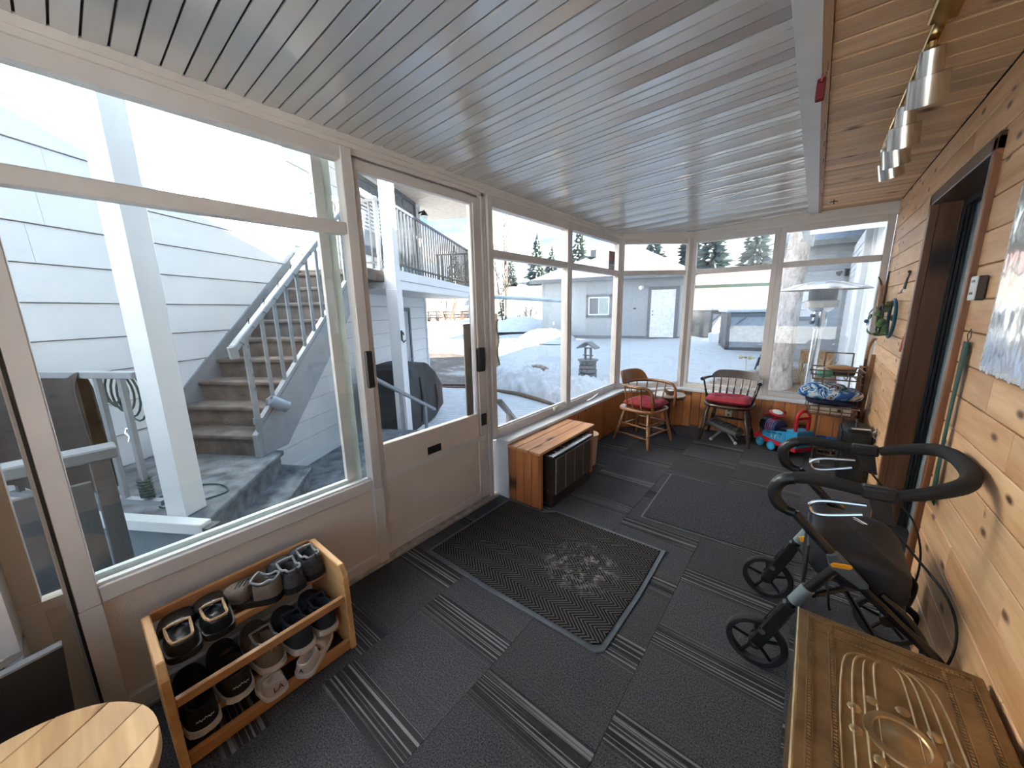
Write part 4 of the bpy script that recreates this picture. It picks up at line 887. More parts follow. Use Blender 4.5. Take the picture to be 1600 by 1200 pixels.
for s, y in ((-1, 1.45), (1, 1.87)):
    wheel(-.037, y, s); wheel(.352, y, s, .100)
    P('front_fork', MB().bar((-.040, y+.018, .092), (.03, y+.010, .262), .012, .045, (1, 0, 0)).bar((-.040, y-.018, .092), (.03, y-.010, .262), .012, .045, (1, 0, 0)).bar((.005, y, .20), (.045, y, .30), .034, .04, (1, 0, 0)), m_black, wk, bevel=.006)
    P('fork_bolt', MB().lathe([(.011, -.026), (.012, .026)], (-.022, y, .165), 10, (0, 1, 0)), m_steel, wk)
    fl = P('front_leg', MB().tube([(.02, y, .24), (.066, y, .345), (.155, y, .512)], .0155, 12), m_tubeb, wk, smooth=True)
    P('clamp', MB().tube([(.053, y, .315), (.085, y, .385)], .0205, 12), m_wgrey, fl, smooth=True)
    P('side_tube', MB().tube([(.022, y, .640), (.06, y, .600), (.105, y, .555), (.20, y, .460), (.30, y, .372), (.386, y, .300), (.400, y, .255), (.385, y, .16), (.356, y, .105)], .0145, 12, s_=5), m_tubeb, wk, smooth=True)
    hg = P('hinge_cover', MB().prism([(.112, .535), (.140, .548), (.190, .500), (.225, .462), (.205, .448), (.165, .470), (.125, .492)], y+s*.004-.012, y+s*.004+.012, 'y'), M_('hinge_dark_grey', (.075, .092, .098), .4) if s < 0 else bpy.data.materials['hinge_dark_grey'], wk, bevel=.006, seg=2)
    P('reflector', MB().prism([(.126, .504), (.132, .497), (.172, .506), (.180, .515), (.175, .523), (.134, .514)], y+s*.0165-.002, y+s*.0165+.002, 'y'), m_org, hg, bevel=.0015, label='orange reflector')
    if s > 0: P('reflector', MB().bar((.056, y-.024, .340), (.088, y-.024, .356), .006, .024), m_org, fl, bevel=.002, label='orange reflector')
    lo = [(.022, y, .640)] + [(.015+.055*math.cos(math.radians(a)), y, .700+.060*math.sin(math.radians(a))) for a in range(262, 92, -15)]
    P('handle_bend', MB().tube(lo, [.016]*3+[.020]*(len(lo)-3), 12, s_=5), m_black, wk, smooth=True)
    P('hand_grip', MB().tube([(.004, y, .762), (.05, y, .772), (.115, y, .772), (.172, y, .768)], [.019, .0205, .0195, .018], 12), m_foam, wk, smooth=True)
    P('housing', MB().bar((.165, y, .767), (.245, y, .772), .038, .040), m_black, wk, bevel=.009, seg=2)
    P('bracket', MB().prism([(.185, .755), (.235, .758), (.252, .680), (.205, .688)], y-.012, y+.012, 'y'), m_black, wk, bevel=.004)
    P('brake_lever', MB().tube([(.185, y, .722), (.10, y, .708), (.065, y, .694), (.055, y, .676), (.066, y, .658), (.10, y, .660), (.18, y, .690)], .0060, 8, s_=5), m_steel, wk, smooth=True)
    P('brake_cable', MB().tube([(.23, y, .69), (.30, y+.02, .60), (.37, y+.035*s, .52), (.405, y+.02*s, .40), (.40, y, .27), (.36, y, .21)], .0035, 6, s_=5), m_rubber, wk, smooth=True)
    P('rear_strut', MB().tube([(.255, y-s*.03, .43), (.315, y-s*.02, .385), (.36, y-s*.018, .32), (.372, y-s*.018, .26)], .013, 10, s_=5), m_tubeb, wk, smooth=True)
    P('rear_post', MB().tube([(.374, y-s*.018, .27), (.385, y-s*.02, .12)], .0105, 10), m_wgrey, wk, smooth=True)
    P('rear_clamp', MB().bar((.372, y-s*.018, .30), (.377, y-s*.018, .235), .034, .036), m_wgrey, wk, bevel=.005)
bk = [(.245, 1.45, .773), (.30, 1.455, .795), (.365, 1.49, .822), (.395, 1.56, .832), (.402, 1.66, .834), (.395, 1.76, .832), (.365, 1.83, .822), (.30, 1.865, .795), (.245, 1.87, .773)]
P('back_bar', MB().tube(bk, [.015, .018, .021, .022, .022, .022, .021, .018, .015], 14, s_=5), m_foam, wk, smooth=True)
P('cross_brace', MB().tube([(.10, 1.46, .36), (.20, 1.66, .30), (.30, 1.86, .22)], .010, 8, s_=5), m_tubeb, wk, smooth=True)
P('cross_brace', MB().tube([(.10, 1.86, .36), (.20, 1.66, .29), (.30, 1.46, .22)], .010, 8, s_=5), m_tubeb, wk, smooth=True)
P('curb_cable', MB().tube([(.05, 1.85, .30), (.14, 1.80, .24), (.22, 1.84, .27), (.31, 1.87, .22)], .0035, 6, s_=5), m_rubber, wk, smooth=True)
def pad(u, v):
    a = 2*PI*u; c, s = math.cos(a), math.sin(a); e = .30; k = [0.02, .8, .97, 1, 1, .98, .92, .7, 0.02][int(round(v*8))]; z = [.405, .405, .412, .435, .495, .515, .526, .532, .534][int(round(v*8))]
    return (.200+.128*k*math.copysign(abs(c)**e, c), 1.66+.178*k*math.copysign(abs(s)**e, s), z-.02*(.2-0)*0+(-.03*(c*k)))
st_ = P('seat_pad', MB().grid(pad, 36, 9, True), m_seat, wk, smooth=True, ang=70)
P('seat_logo', MB().bar((.178, 1.772, .541), (.232, 1.735, .533), .006, .0012).bar((.196, 1.745, .538), (.222, 1.728, .534), .003, .0012), m_wink, st_, label='small white printed mark')
P('seat_strap', MB().tube([(.13, 1.50, .40), (.14, 1.485, .36), (.145, 1.49, .32), (.15, 1.50, .30)], .004, 6), m_rubber, wk, smooth=True)
P('front_skirt', MB().box(.068, .078, 1.52, 1.80, .33, .50), m_seat, wk, bevel=.004)
# ================================================================ cedar wall items
bx_ = T('wall_switch', 'small brown and white surface box on the cedar wall beside the doorway', 'switch', (.417, 1.977, 1.322))
P('box', MB().box(.408, .4295, 1.945, 2.009, 1.322, 1.402), M_('brown_switch', (.045, .028, .020), .45), bx_, bevel=.003)
P('face_plate', MB().box(.404, .409, 1.945, 2.009, 1.322, 1.402), m_sill, bx_, bevel=.002)
for zc in (1.385, 1.345): P('slot', MB().box(.4025, .4045, 1.962, 1.992, zc-.004, zc+.004), m_black, bx_)
gs = T('green_strap', 'flat dark green strap hanging on the cedar planks', 'strap', (.42, 2.0, .58))
P('strap', MB().grid(lambda u, v: (.420-.006*math.sin(3*v), 1.985-.02*math.sin(2.2*v)+.066*(u-.5)*(1-.40*math.sin(PI*v)), 1.182-.60*v), 3, 14), M_('dark_green_web', (.004, .055, .034), .6), gs, smooth=True)
P('hanging_wire', MB().tube([(.424, 1.99, 1.18), (.422, 2.0, 1.205), (.424, 1.985, 1.225), (.424, 1.968, 1.20), (.424, 1.985, 1.182)], .0015, 5), m_wire, gs, smooth=True)
for p in gs.children:
    if p.name.startswith('strap'): md = p.modifiers.new('solid', 'SOLIDIFY'); md.thickness = .002
# reflective poster sheet
def foil():
    m, t, b = _new('silver_plastic_sheet'); b.inputs['Base Color'].default_value = (.72, .74, .77, 1); b.inputs['Metallic'].default_value = .85; b.inputs['Roughness'].default_value = .10
    v = objco(t, False); n = N(t, 'ShaderNodeTexNoise', Scale=5.0, Detail=3.0); t.links.new(v, n.inputs['Vector']); bump(t, b, n.outputs['Fac'], .12, .05); return m
po = T('plastic_poster', 'glossy silver-white plastic sheet fixed to the cedar wall', 'poster', (.425, 1.5, 1.10))
P('sheet', MB().box(.4255, .4275, 1.20, 1.830, 1.105, 1.655), foil(), po)
mb = MB()
for k in range(22): mb.ball((.4255, 1.815-.028*k, 1.112+.004*math.sin(k*2.1)), (.0012, .016, .009), 6, 4)
for k in range(18): mb.ball((.4255, 1.826+.002*math.sin(k), 1.12+.03*k), (.0012, .006, .016), 6, 4)
P('taped_edge', mb, m_sill, po, smooth=True)
# hanging net
def netm():
    m, t, b = _new('leaf_print_net'); b.inputs['Roughness'].default_value = .7; v = objco(t, False); vo = N(t, 'ShaderNodeTexVoronoi', Scale=17.0); t.links.new(v, vo.inputs['Vector'])
    n = N(t, 'ShaderNodeTexNoise', Scale=18.0); t.links.new(v, n.inputs['Vector']); t.links.new(ramp(t, n.outputs['Fac'], [(.4, (.03, .05, .025)), (.6, (.08, .20, .06))]), b.inputs['Base Color'])
    al = N(t, 'ShaderNodeMapRange'); al.inputs[1].default_value = .40; al.inputs[2].default_value = .46; al.inputs[3].default_value = .95; al.inputs[4].default_value = .10; t.links.new(vo.outputs['Distance'], al.inputs[0]); t.links.new(al.outputs[0], b.inputs['Alpha']); return m
nt_ = T('landing_net', 'small teal-rimmed net with green leaf print hanging on the cedar wall', 'net', (.40, 3.56, 1.08))
rim = [(.405, 3.56+.135*math.cos(t*PI/14), 1.215+.125*math.sin(t*PI/14)) for t in range(28)]
P('rim', MB().tube(rim, .010, 8, True), M_('teal_rim', (.012, .085, .14), .45), nt_, smooth=True)
P('bag', MB().grid(lambda u, v: (.398-.105*math.sin(v*PI/2), 3.56+.128*math.cos(2*PI*u)*math.cos(v*PI/2*.75)+.03*v, 1.215+.118*math.sin(2*PI*u)*math.cos(v*PI/2*.72)-.03*v), 28, 9, True), netm(), nt_, smooth=True)
P('inner_hoop', MB().tube([(.352, 3.585+.112*math.cos(t*PI/14), 1.205+.105*math.sin(t*PI/14)) for t in range(28)], .006, 6, True), M_('dark_green_hoop', (.015, .05, .035), .5), nt_, smooth=True)
P('toggle', MB().ball((.288, 3.60, 1.195), (.014, .012, .014), 10, 7), M_('blue_toggle', (.04, .16, .35), .4), nt_, smooth=True)
# canes and sticks in the corner
m_bam = WOOD('bamboo_cane', (.28, .13, .05), (.50, .29, .13), 2, .35, None); m_dst = WOOD('dark_stick', (.05, .022, .012), (.13, .06, .03), 2, .4, None)
cn = T('walking_cane', 'bamboo walking cane with curved handle leaning in the corner', 'cane', (.38, 4.17, 0))
P('shaft', MB().tube([(.395, 4.17, .002), (.388, 4.17, .3), (.374, 4.17, .62), (.370, 4.17, .88)], .011, 10), m_dst, cn, smooth=True)
P('handle', MB().tube([(.370, 4.17, .87), (.372, 4.17, .95), (.382, 4.168, 1.00), (.398, 4.165, 1.035), (.412, 4.16, 1.03)], .012, 10), m_bam, cn, smooth=True)
for z in (.25, .45, .65, .80): P('node_ring', MB().lathe([(.011, -.006), (.014, 0), (.011, .006)], (.393-.026*z, 4.17, z), 10), m_bam, cn, smooth=True)
ONE('flat_stick', MB().bar((.388, 4.245, .002), (.420, 4.235, .90), .030, .010), m_bam, 'flat tan wooden stick leaning in the corner', 'stick', bevel=.002)
ONE('corner_plank', MB().box(.345, .415, 4.255, 4.275, .002, .80), m_box, 'brown plank standing in the corner behind the canes', 'plank', bevel=.002)
fk = T('forked_branch', 'forked dark branch carving hanging in the corner above the net', 'branch', (.40, 4.20, 1.12))
P('stem', MB().tube([(.410, 4.28, 1.14), (.404, 4.27, 1.30), (.396, 4.26, 1.46)], [.016, .019, .014], 8), m_bam, fk, smooth=True)
P('fork', MB().tube([(.396, 4.26, 1.45), (.384, 4.25, 1.49), (.366, 4.24, 1.525)], [.010, .007, .004], 7), m_dst, fk, smooth=True)
P('fork', MB().tube([(.412, 4.18, 1.12), (.410, 4.17, 1.30), (.412, 4.16, 1.46), (.416, 4.15, 1.56)], [.012, .015, .010, .005], 7), m_dst, fk, smooth=True)
P('binding', MB().lathe([(.02, -.01), (.022, 0), (.02, .01)], (.404, 4.27, 1.28), 10), m_wire, fk, smooth=True)
hk = T('tool_hanger', 'dark iron tool with pronged foot hanging on the cedar wall by the doorway', 'tool', (.42, 3.34, 1.37))
P('shaft', MB().tube([(.424, 3.33, 1.50), (.418, 3.335, 1.46), (.415, 3.345, 1.40)], .005, 6), m_black, hk, smooth=True)
P('hook', MB().ball((.42, 3.33, 1.502), .009, 8, 6), m_black, hk, smooth=True)
P('wire_arm', MB().tube([(.42, 3.375, 1.47), (.415, 3.385, 1.43), (.412, 3.38, 1.39)], .0025, 5), m_wire, hk, smooth=True)
for k in range(4): P('prong', MB().tube([(.412, 3.34+.018*k, 1.40), (.405, 3.34+.018*k, 1.38), (.395, 3.345+.018*k, 1.376)], .004, 6), m_steel, hk, smooth=True)
rs = T('red_whisk', 'faded red tassel hanging by the doorway trim', 'tassel', (.42, 3.10, 1.03))
P('cord', MB().tube([(.426, 3.085, 1.20), (.42, 3.09, 1.14)], .002, 5), m_dst, rs, smooth=True)
for k in range(4): P('strand', MB().tube([(.42, 3.09, 1.145), (.418, 3.095+.008*k, 1.09), (.415, 3.10+.012*k, 1.035)], [.003, .005, .003], 6), M_('faded_red', (.42, .10, .08), .8) if k == 0 else bpy.data.materials['faded_red'], rs, smooth=True)
ha = T('metal_hasp', 'small steel hasp low on the cedar wall', 'hasp', (.425, 3.49, .37))
P('plate', MB().box(.4262, .4298, 3.47, 3.51, .36, .46), m_steel, ha, bevel=.001); P('staple', MB().tube([(.427, 3.49, .385), (.412, 3.49, .40), (.412, 3.49, .43), (.427, 3.49, .445)], .004, 6), m_steel, ha, smooth=True)
# ================================================================ track light
m_nick = M_('brushed_nickel', (.66, .63, .58), .20, metal=1, var=.06); m_gold = M_('polished_brass', (.72, .50, .20), .2, metal=1, var=.1)
tk = T('track_light', 'brass track light with four nickel spot cans under the cedar soffit', 'light', (.185, 2.25, 2.108))
P('rail', MB().box(.170, .200, 1.55, 2.88, 2.088, 2.107), m_gold, tk, bevel=.003); P('mount', MB().box(.155, .215, 1.55, 1.68, 2.075, 2.107), m_gold, tk, bevel=.004)
for i, (y, tx, ty, z0) in enumerate(((1.80, .10, .42, 1.94), (2.22, .10, .35, 1.945), (2.50, .18, .30, 1.95), (2.72, .24, .30, 1.955))):
    top = Vector((.186, y, 2.088)); ax = Vector((tx, ty, -1)).normalized()
    sp2 = P('spot_can', MB().lathe([(.001, .018), (.030, .020), (.031, .085), (.047, .087), (.048, .165), (.0455, .165), (.044, .10), (.001, .095)], top, 26, ax), m_nick, tk, smooth=True)
    P('stem', MB().tube([top, top+ax*.022], .008, 8), m_gold, sp2, smooth=True); P('collar', MB().lathe([(.013, .014), (.016, .019), (.013, .024)], top, 14, ax), m_steel, sp2, smooth=True)
    P('lamp', MB().lathe([(.001, .100), (.040, .101), (.040, .112), (.030, .122), (.001, .126)], top, 18, ax), M_('spot_lamp_dark', (.05, .045, .04), .3) if i == 0 else bpy.data.materials['spot_lamp_dark'], sp2, smooth=True)
rb = T('red_ornament', 'small dark red hanging ornament on the soffit edge', 'ornament', (-.062, 1.80, 2.02))
P('body', MB().prism([(1.79, 2.015), (1.812, 2.01), (1.82, 2.03), (1.826, 2.065), (1.808, 2.085), (1.792, 2.062)], -.082, -.058, 'x'), M_('dark_red_paint', (.16, .008, .015), .5), rb, bevel=.003)
P('loop', MB().tube([(-.06, 1.808, 2.083), (-.06, 1.812, 2.096), (-.06, 1.806, 2.099)], .0015, 5), m_steel, rb, smooth=True); P('roof', MB().bar((-.07, 1.80, 2.088), (-.07, 1.835, 2.058), .032, .004, (1, 0, 0)), M_('pink_edge', (.45, .12, .14), .5), rb)
for y in (1.74, 2.28, 2.52, 2.80, 3.15, 3.62):
    hk2 = T('cup_hook', 'small brass cup hook screwed into the soffit edge strip', 'hook', (-.055, y, 2.08), 'cup hooks along the soffit edge')
    P('hook', MB().tube([(-.056, y, 2.099), (-.056, y, 2.090)] + arc((y+.008, 2.085), .008, 180, 340, 6, 'yz', -.056), .0016, 5), m_wire, hk2, smooth=True)
kh = T('plant_hook', 'dark double hook on the cedar soffit near the end windows', 'hook', (.02, 3.96, 2.07)); P('stem', MB().tube([(.02, 3.96, 2.110), (.02, 3.96, 2.075)], .003, 6), m_black, kh); P('arms', MB().tube([(-.005, 3.96, 2.092), (.02, 3.96, 2.097), (.045, 3.96, 2.092)], .003, 6), m_black, kh, smooth=True)
# sticker in the side window
sg = T('window_sticker', 'faded red and blue security sign standing on the window transom near the corner', 'sign', (-1.66, 3.70, 1.703))
P('card', MB().box(-1.671, -1.669, 3.625, 3.765, 1.704, 1.885), M_('faded_brown_card', (.26, .13, .12), .5, var=.3, vs=12), sg)
P('lettering', text_mb('ant', .10, Matrix(((0, 0, 1, -1.6682), (-1, 0, 0, 3.695), (0, 1, 0, 1.742), (0, 0, 0, 1)))).tf(Matrix.Translation((0, 7.39, 0)) @ Matrix.Diagonal((1, -1, 1, 1))), m_wink, sg)
P('band', MB().box(-1.6689, -1.6685, 3.63, 3.76, 1.708, 1.785), M_('faded_blue', (.16, .19, .27), .5), sg)
# ================================================================ outdoors
m_paintw = M_('white_house_paint', (.74, .76, .78), .5, var=.03, vs=3); m_greyp = M_('grey_step_paint', (.20, .215, .24), .5, var=.1); m_dgrey = M_('dark_rail_paint', (.075, .085, .10), .4)
m_ocarp = M_('outdoor_carpet', (.15, .165, .18), .95, var=.45, vs=9, bp=.5, bs=120, spec=.1); m_ocarpb = M_('stair_carpet', (.14, .12, .11), .95, var=.35, vs=7, bp=.5, bs=120, spec=.1)
m_rail = M_('grey_iron_rail', (.24, .26, .285), .4); m_blkrail = M_('dark_balcony_rail', (.03, .036, .045), .4)
Um, Nm = Vector((-.518, .855, 0)), Vector((.855, .518, 0))
WM = Matrix(((-.518, .855, 0, -4.0), (.855, .518, 0, .4), (0, 0, 1, 0), (0, 0, 0, 1)))      # (a along wall, b out of wall, z)
wl = lambda a, b, z: WM @ Vector((a, b, z))
WB = lambda *q: MB().box(*q).tf(WM)
GY = ((-40, -.58), (6.5, -.58), (8.6, -.48), (9.7, -.30), (11, -.05), (13, .04), (15.5, .11), (18, .40), (23, .60), (90, 1.2))
def gz(y):
    for (a, b), (c, d) in zip(GY, GY[1:]):
        if y <= c: return b+(d-b)*(y-a)/(c-a)
    return GY[-1][1]
def snowm():
    m, t, b = _new('snow'); b.inputs['Roughness'].default_value = .75
    c = N(t, 'ShaderNodeTexCoord'); v = c.outputs['Object']
    n = N(t, 'ShaderNodeTexNoise', Scale=1.1, Detail=6.0, Roughness=.65); t.links.new(v, n.inputs['Vector'])
    n2 = N(t, 'ShaderNodeTexNoise', Scale=6.0, Detail=5.0, Roughness=.7); t.links.new(v, n2.inputs['Vector'])
    sn = ramp(t, n2.outputs['Fac'], [(.25, (.34, .37, .395)), (.5, (.45, .475, .50))])
    so = ramp(t, n2.outputs['Fac'], [(.3, (.13, .075, .045)), (.7, (.36, .26, .18))])
    # thawed ground round the tree and house side
    ds = N(t, 'ShaderNodeVectorMath', operation='DISTANCE'); ds.inputs[1].default_value = (.3, 8.6, -.4); t.links.new(v, ds.inputs[0])
    mr = N(t, 'ShaderNodeMapRange'); mr.inputs[1].default_value = 2.6; mr.inputs[2].default_value = 1.0; t.links.new(ds.outputs['Value'], mr.inputs[0])
    ad = N(t, 'ShaderNodeMath', operation='MULTIPLY_ADD'); ad.inputs[1].default_value = 1.4; t.links.new(mr.outputs[0], ad.inputs[0]); t.links.new(n.outputs['Fac'], ad.inputs[2])
    th = N(t, 'ShaderNodeMapRange'); th.inputs[1].default_value = .86; th.inputs[2].default_value = 1.0; t.links.new(ad.outputs[0], th.inputs[0])
    # twigs and litter
    n3 = N(t, 'ShaderNodeTexNoise', Scale=17.0, Detail=3.0); t.links.new(v, n3.inputs['Vector'])
    lt = N(t, 'ShaderNodeMapRange'); lt.inputs[1].default_value = .70; lt.inputs[2].default_value = .76; lt.inputs[4].default_value = .7; t.links.new(n3.outputs['Fac'], lt.inputs[0])
    mx0 = N(t, 'ShaderNodeMath', operation='MAXIMUM'); t.links.new(th.outputs[0], mx0.inputs[0]); t.links.new(lt.outputs[0], mx0.inputs[1])
    mx = N(t, 'ShaderNodeMix', data_type='RGBA'); t.links.new(mx0.outputs[0], mx.inputs[0]); t.links.new(sn, mx.inputs[6]); t.links.new(so, mx.inputs[7])
    t.links.new(mx.outputs[2], b.inputs['Base Color']); bump(t, b, n2.outputs['Fac'], .5, .12); return m
m_snow = snowm(); m_snowc = M_('clean_snow', (.54, .57, .60), .7, var=.06, vs=4, bp=.6, bs=14)
def hills(x, y): return .05*math.sin(.9*x+1)*math.sin(.8*y)+.03*math.sin(2.3*x)*math.sin(1.9*y+2)
xs = [-90, -60, -42, -32, -26] + [-22+1.0*i for i in range(40)] + [22, 34, 60]; ys = [-40, -20, -8, 0, 3] + [4+.7*i for i in range(32)] + [29, 34, 42, 55, 75, 100]
def inhouse(x, y): return x > -1.5 and y < 4.6
vs = [(x, y, gz(y)-(.35 if (y < 4.3 and x > -9) else 0)+(hills(x, y)*(1 if y > 7 else .2))) for y in ys for x in xs]; nx = len(xs)
g = MB().add(vs, [(j*nx+i, j*nx+i+1, (j+1)*nx+i+1, (j+1)*nx+i) for j in range(len(ys)-1) for i in range(nx-1)])
ground = ST('ground', g, m_snow, 'snowy yard with patches of thawed soil', smooth=True)
# ploughed snow bank along the deck
def bank(u, v):
    x = -6.6+5.0*u; y0 = 6.38-.55*max(0, u-.25)-.9*max(0, u-.62); y = y0+1.9*v
    h = .42*math.sin(PI*min(1, v*1.25+.02))**.8*(.55+.45*math.sin(PI*min(1, u*1.05+.12)))
    h += .07*math.sin(9*x+3*y)*math.sin(7*y-2*x)+.05*math.sin(19*x)*math.sin(17*y+x)+.03*math.sin(41*x+9*y)*math.sin(37*y)
    if v < .02 or v > .98 or u < .01 or u > .99: h = -.06
    return (x+.05*math.sin(13*y), y, gz(y)+.01+max(h, -.06))
ST('snow_bank', MB().grid(bank, 110, 52), m_snowc, 'lumpy shovelled snow bank along the deck edge', smooth=True, ang=80)
ONE('log_edging', MB().tube([(-5.75, 6.36, -.545), (-5.0, 6.34, -.54), (-4.3, 6.16, -.54), (-3.7, 5.97, -.55)], [.03, .05, .045, .03], 8), M_('weathered_log', (.16, .11, .075), .8), 'weathered log edging between deck and snow bank', 'log', smooth=True)
def heap(c, r, h, n=26):
    def fn(u, v):
        a = 2*PI*u; k = v; rr = r*k*(1+.15*math.sin(3*a+c[0])+.08*math.sin(7*a)); z = h*(1-k*k)**.9*(1+.25*math.sin(5*a+4*k)*k*(1-k)*2)
        return (c[0]+rr*math.cos(a), c[1]+rr*math.sin(a), gz(c[1])-.03+z)
    return MB().grid(fn, n, 10, True)
for nm, c, r, h, lb in (('snow_heap', (-8.6, 12.9, 0), 1.25, .50, 'rounded sunlit snow heap in front of the grey garage corner'), ('snow_heap', (-13.0, 16.6, 0), 2.2, .7, 'long snow heap below the bare bush')):
    ONE(nm, heap(c, r, h), m_snowc, lb, 'snow', smooth=True, ang=80)
# driveway beyond the deck
def drive():
    m, t, b = _new('wet_driveway'); b.inputs['Roughness'].default_value = .6
    c = N(t, 'ShaderNodeTexCoord'); mp = N(t, 'ShaderNodeMapping'); mp.inputs['Scale'].default_value = (.5, .9, 1); mp.inputs['Rotation'].default_value = (0, 0, .7); t.links.new(c.outputs['Object'], mp.inputs['Vector'])
    n = N(t, 'ShaderNodeTexNoise', Scale=1.3, Detail=7.0, Roughness=.7); t.links.new(mp.outputs[0], n.inputs['Vector'])
    t.links.new(ramp(t, n.outputs['Fac'], [(.46, (.028, .017, .010)), (.54, (.050, .035, .024)), (.59, (.12, .105, .095)), (.68, (.32, .33, .34))]), b.inputs['Base Color']); return m
dv = [(6.48, -.8), (6.48, 1.25), (10, 1.0), (32, -2.5), (32, -12), (10, -4.5)]
mb = MB(); q = [wl(a, b, 0) for a, b in dv]
ST('driveway', MB().add([(p.x, p.y, gz(p.y)+.06) for p in q] + [(p.x, p.y, gz(p.y)-.3) for p in q], [tuple(range(6)), tuple(range(6, 12))[::-1]] + [(i, (i+1) % 6, 6+(i+1) % 6, 6+i) for i in range(6)]), drive(), 'thawing driveway with brown wet patches')
# ---------------------------------------------------------------- deck
ZD = -.56
dk = ST('patio_deck', MB().prism([tuple(wl(.3, .02, 0))[:2], tuple(wl(6.35, .02, 0))[:2], (-5.6, 6.30), (-3.5, 5.72), (-1.76, 5.0), (-1.76, 1.9)], ZD-.14, ZD-.026), m_dgrey, 'grey painted plank deck outside the door')
m_deck = M_('grey_deck_board', (.42, .46, .50), .5, var=.12, vs=6); hull = [(0.3, 0.02), (6.35, 0.02)]
inv = WM.inverted(); poly = [(.3, .02), (6.35, .02)] + [tuple((inv @ Vector((x, y, 0))))[:2] for x, y in ((-5.6, 6.30), (-3.5, 5.72), (-1.76, 5.0), (-1.76, 1.9))]
a = .3
while a < 6.4:
    c = clip(poly, [(-1, 0, -a), (1, 0, a+.128)])
    if len(c) > 2:
        P('deck_board', MB().prism(c, ZD-.025, ZD).tf(WM), m_deck, dk)
    a += .135
pv = ST('trim_12', WB(6.36, 6.46, -.6, 3.6, ZD-.1, ZD-.03), m_dgrey, 'brick row at the edge of the deck')
for i in range(20): P('brick', WB(6.365, 6.46, -.55+.2*i, -.37+.2*i, ZD-.04, ZD+.01), M_('dark_paver', (.16, .10, .075), .7) if i == 0 else bpy.data.materials['dark_paver'], pv)
# ---------------------------------------------------------------- white two-storey house with lap siding
hs = T('white_house', 'white lap-sided two-storey house with outside stair and balcony', 'house', tuple(wl(2, -.2, ZD)))
P('wall_core', WB(-4.2, 6.0, -.30, -.001, ZD-.05, 3.75), M_('sheathing_grey', (.22, .23, .24), .8), hs); P('end_wall', WB(6.0, 6.02, -5, -.0, ZD-.05, 3.75), m_paintw, hs)
rp = random.Random(3)
for k in range(19):
    z0 = .715+.2355*(k-6); z1 = z0+.2355
    if z0 > 3.7: break
    cuts = [-4.2, rp.uniform(-1.2, -.2), rp.uniform(1.5, 2.9), rp.uniform(4.3, 5.4), 6.02]
    zl = max(z0, ZD+.02)
    for c0, c1 in zip(cuts, cuts[1:]):
        P('siding_board', MB().add([wl(c0+.001, 0, zl+.0), wl(c1-.001, 0, zl+.0), wl(c1-.001, .017, zl+.0), wl(c0+.001, .017, zl+.0), wl(c0+.001, 0, z1-.007), wl(c1-.001, 0, z1-.007), wl(c1-.001, .006, z1-.007), wl(c0+.001, .006, z1-.007)], [(0, 1, 2, 3), (4, 7, 6, 5), (0, 4, 5, 1), (1, 5, 6, 2), (2, 6, 7, 3), (3, 7, 4, 0)]), m_paintw, hs)
P('base_board', WB(.0, 6.02, .004, .03, ZD, ZD+.10), m_paintw, hs); P('corner_board', WB(5.95, 6.03, -.02, .03, ZD, 3.7), m_paintw, hs)
def hwin(parent, a0, a1, z0, z1, fr, gl, n=1, nm='window'):
    w = P(nm, WB(a0, a1, .0, .04, z0, z0+.07).mg(WB(a0, a1, .0, .04, z1-.07, z1)).mg(WB(a0, a0+.07, .0, .04, z0, z1)).mg(WB(a1-.07, a1, .0, .04, z0, z1)), fr, parent)
    for i in range(n):
        P('pane', WB(a0+.06+(a1-a0-.12)*i/n+.015, a0+.06+(a1-a0-.12)*(i+1)/n-.015, .006, .022, z0+.06, z1-.06), gl, w)
    return w
m_sky = M_('sky_reflecting_glass', (.10, .14, .18), .05, metal=.0, spec=1.0); m_wfr = M_('grey_window_frame', (.10, .115, .125), .5)
w = hwin(hs, 3.30, 4.18, 2.25, 3.45, m_wfr, m_sky)
for k in range(10): P('blind_slat', WB(3.40, 4.08, .022, .026, 2.65+.06*k, 2.685+.06*k), m_paintw, w)
hwin(hs, 4.45, 5.75, 1.92, 3.62, m_wfr, m_sky, 2, 'patio_door'); d = hwin(hs, 4.42, 5.05, ZD+.05, 1.40, m_wfr, M_('pale_steel_door', (.42, .45, .48), .5), 1, 'door')
P('knob', MB().ball(wl(4.98, .06, .35), .03), m_steel, d)
mb = MB().bar(wl(5.83, .06, 3.42), wl(5.83, .17, 3.46), .03); lp_ = T('wall_lantern', 'black carriage lantern on the white upstairs wall', 'lantern', tuple(wl(5.83, .02, 3.15)))
P('bracket', mb, m_black, lp_); P('glass_cage', MB().lathe([(.05, 3.18), (.065, 3.36), (.001, 3.37)], tuple(wl(5.83, .19, 0)), 8), GLASS('lantern_glass', (.85, .87, .9), 1.5), lp_); P('cap', MB().lathe([(.09, 3.36), (.05, 3.43), (.012, 3.47), (.001, 3.5)], tuple(wl(5.83, .19, 0)), 8), m_black, lp_); P('foot', MB().lathe([(.06, 3.15), (.06, 3.185)], tuple(wl(5.83, .19, 0)), 8), m_black, lp_)
P('roof_soffit', WB(1.75, 7.3, -.3, 1.25, 3.62, 3.68), M_('tan_soffit', (.52, .44, .38), .6), hs); P('roof', MB().prism([(1.35, 3.66), (1.35, 3.80), (-3, 5.2), (-3, 5.0), (-.3, 3.70)], 1.65, 7.4, 'x').tf(WM @ Matrix.Identity(4)), M_('roof_felt', (.12, .12, .13), .8), hs)
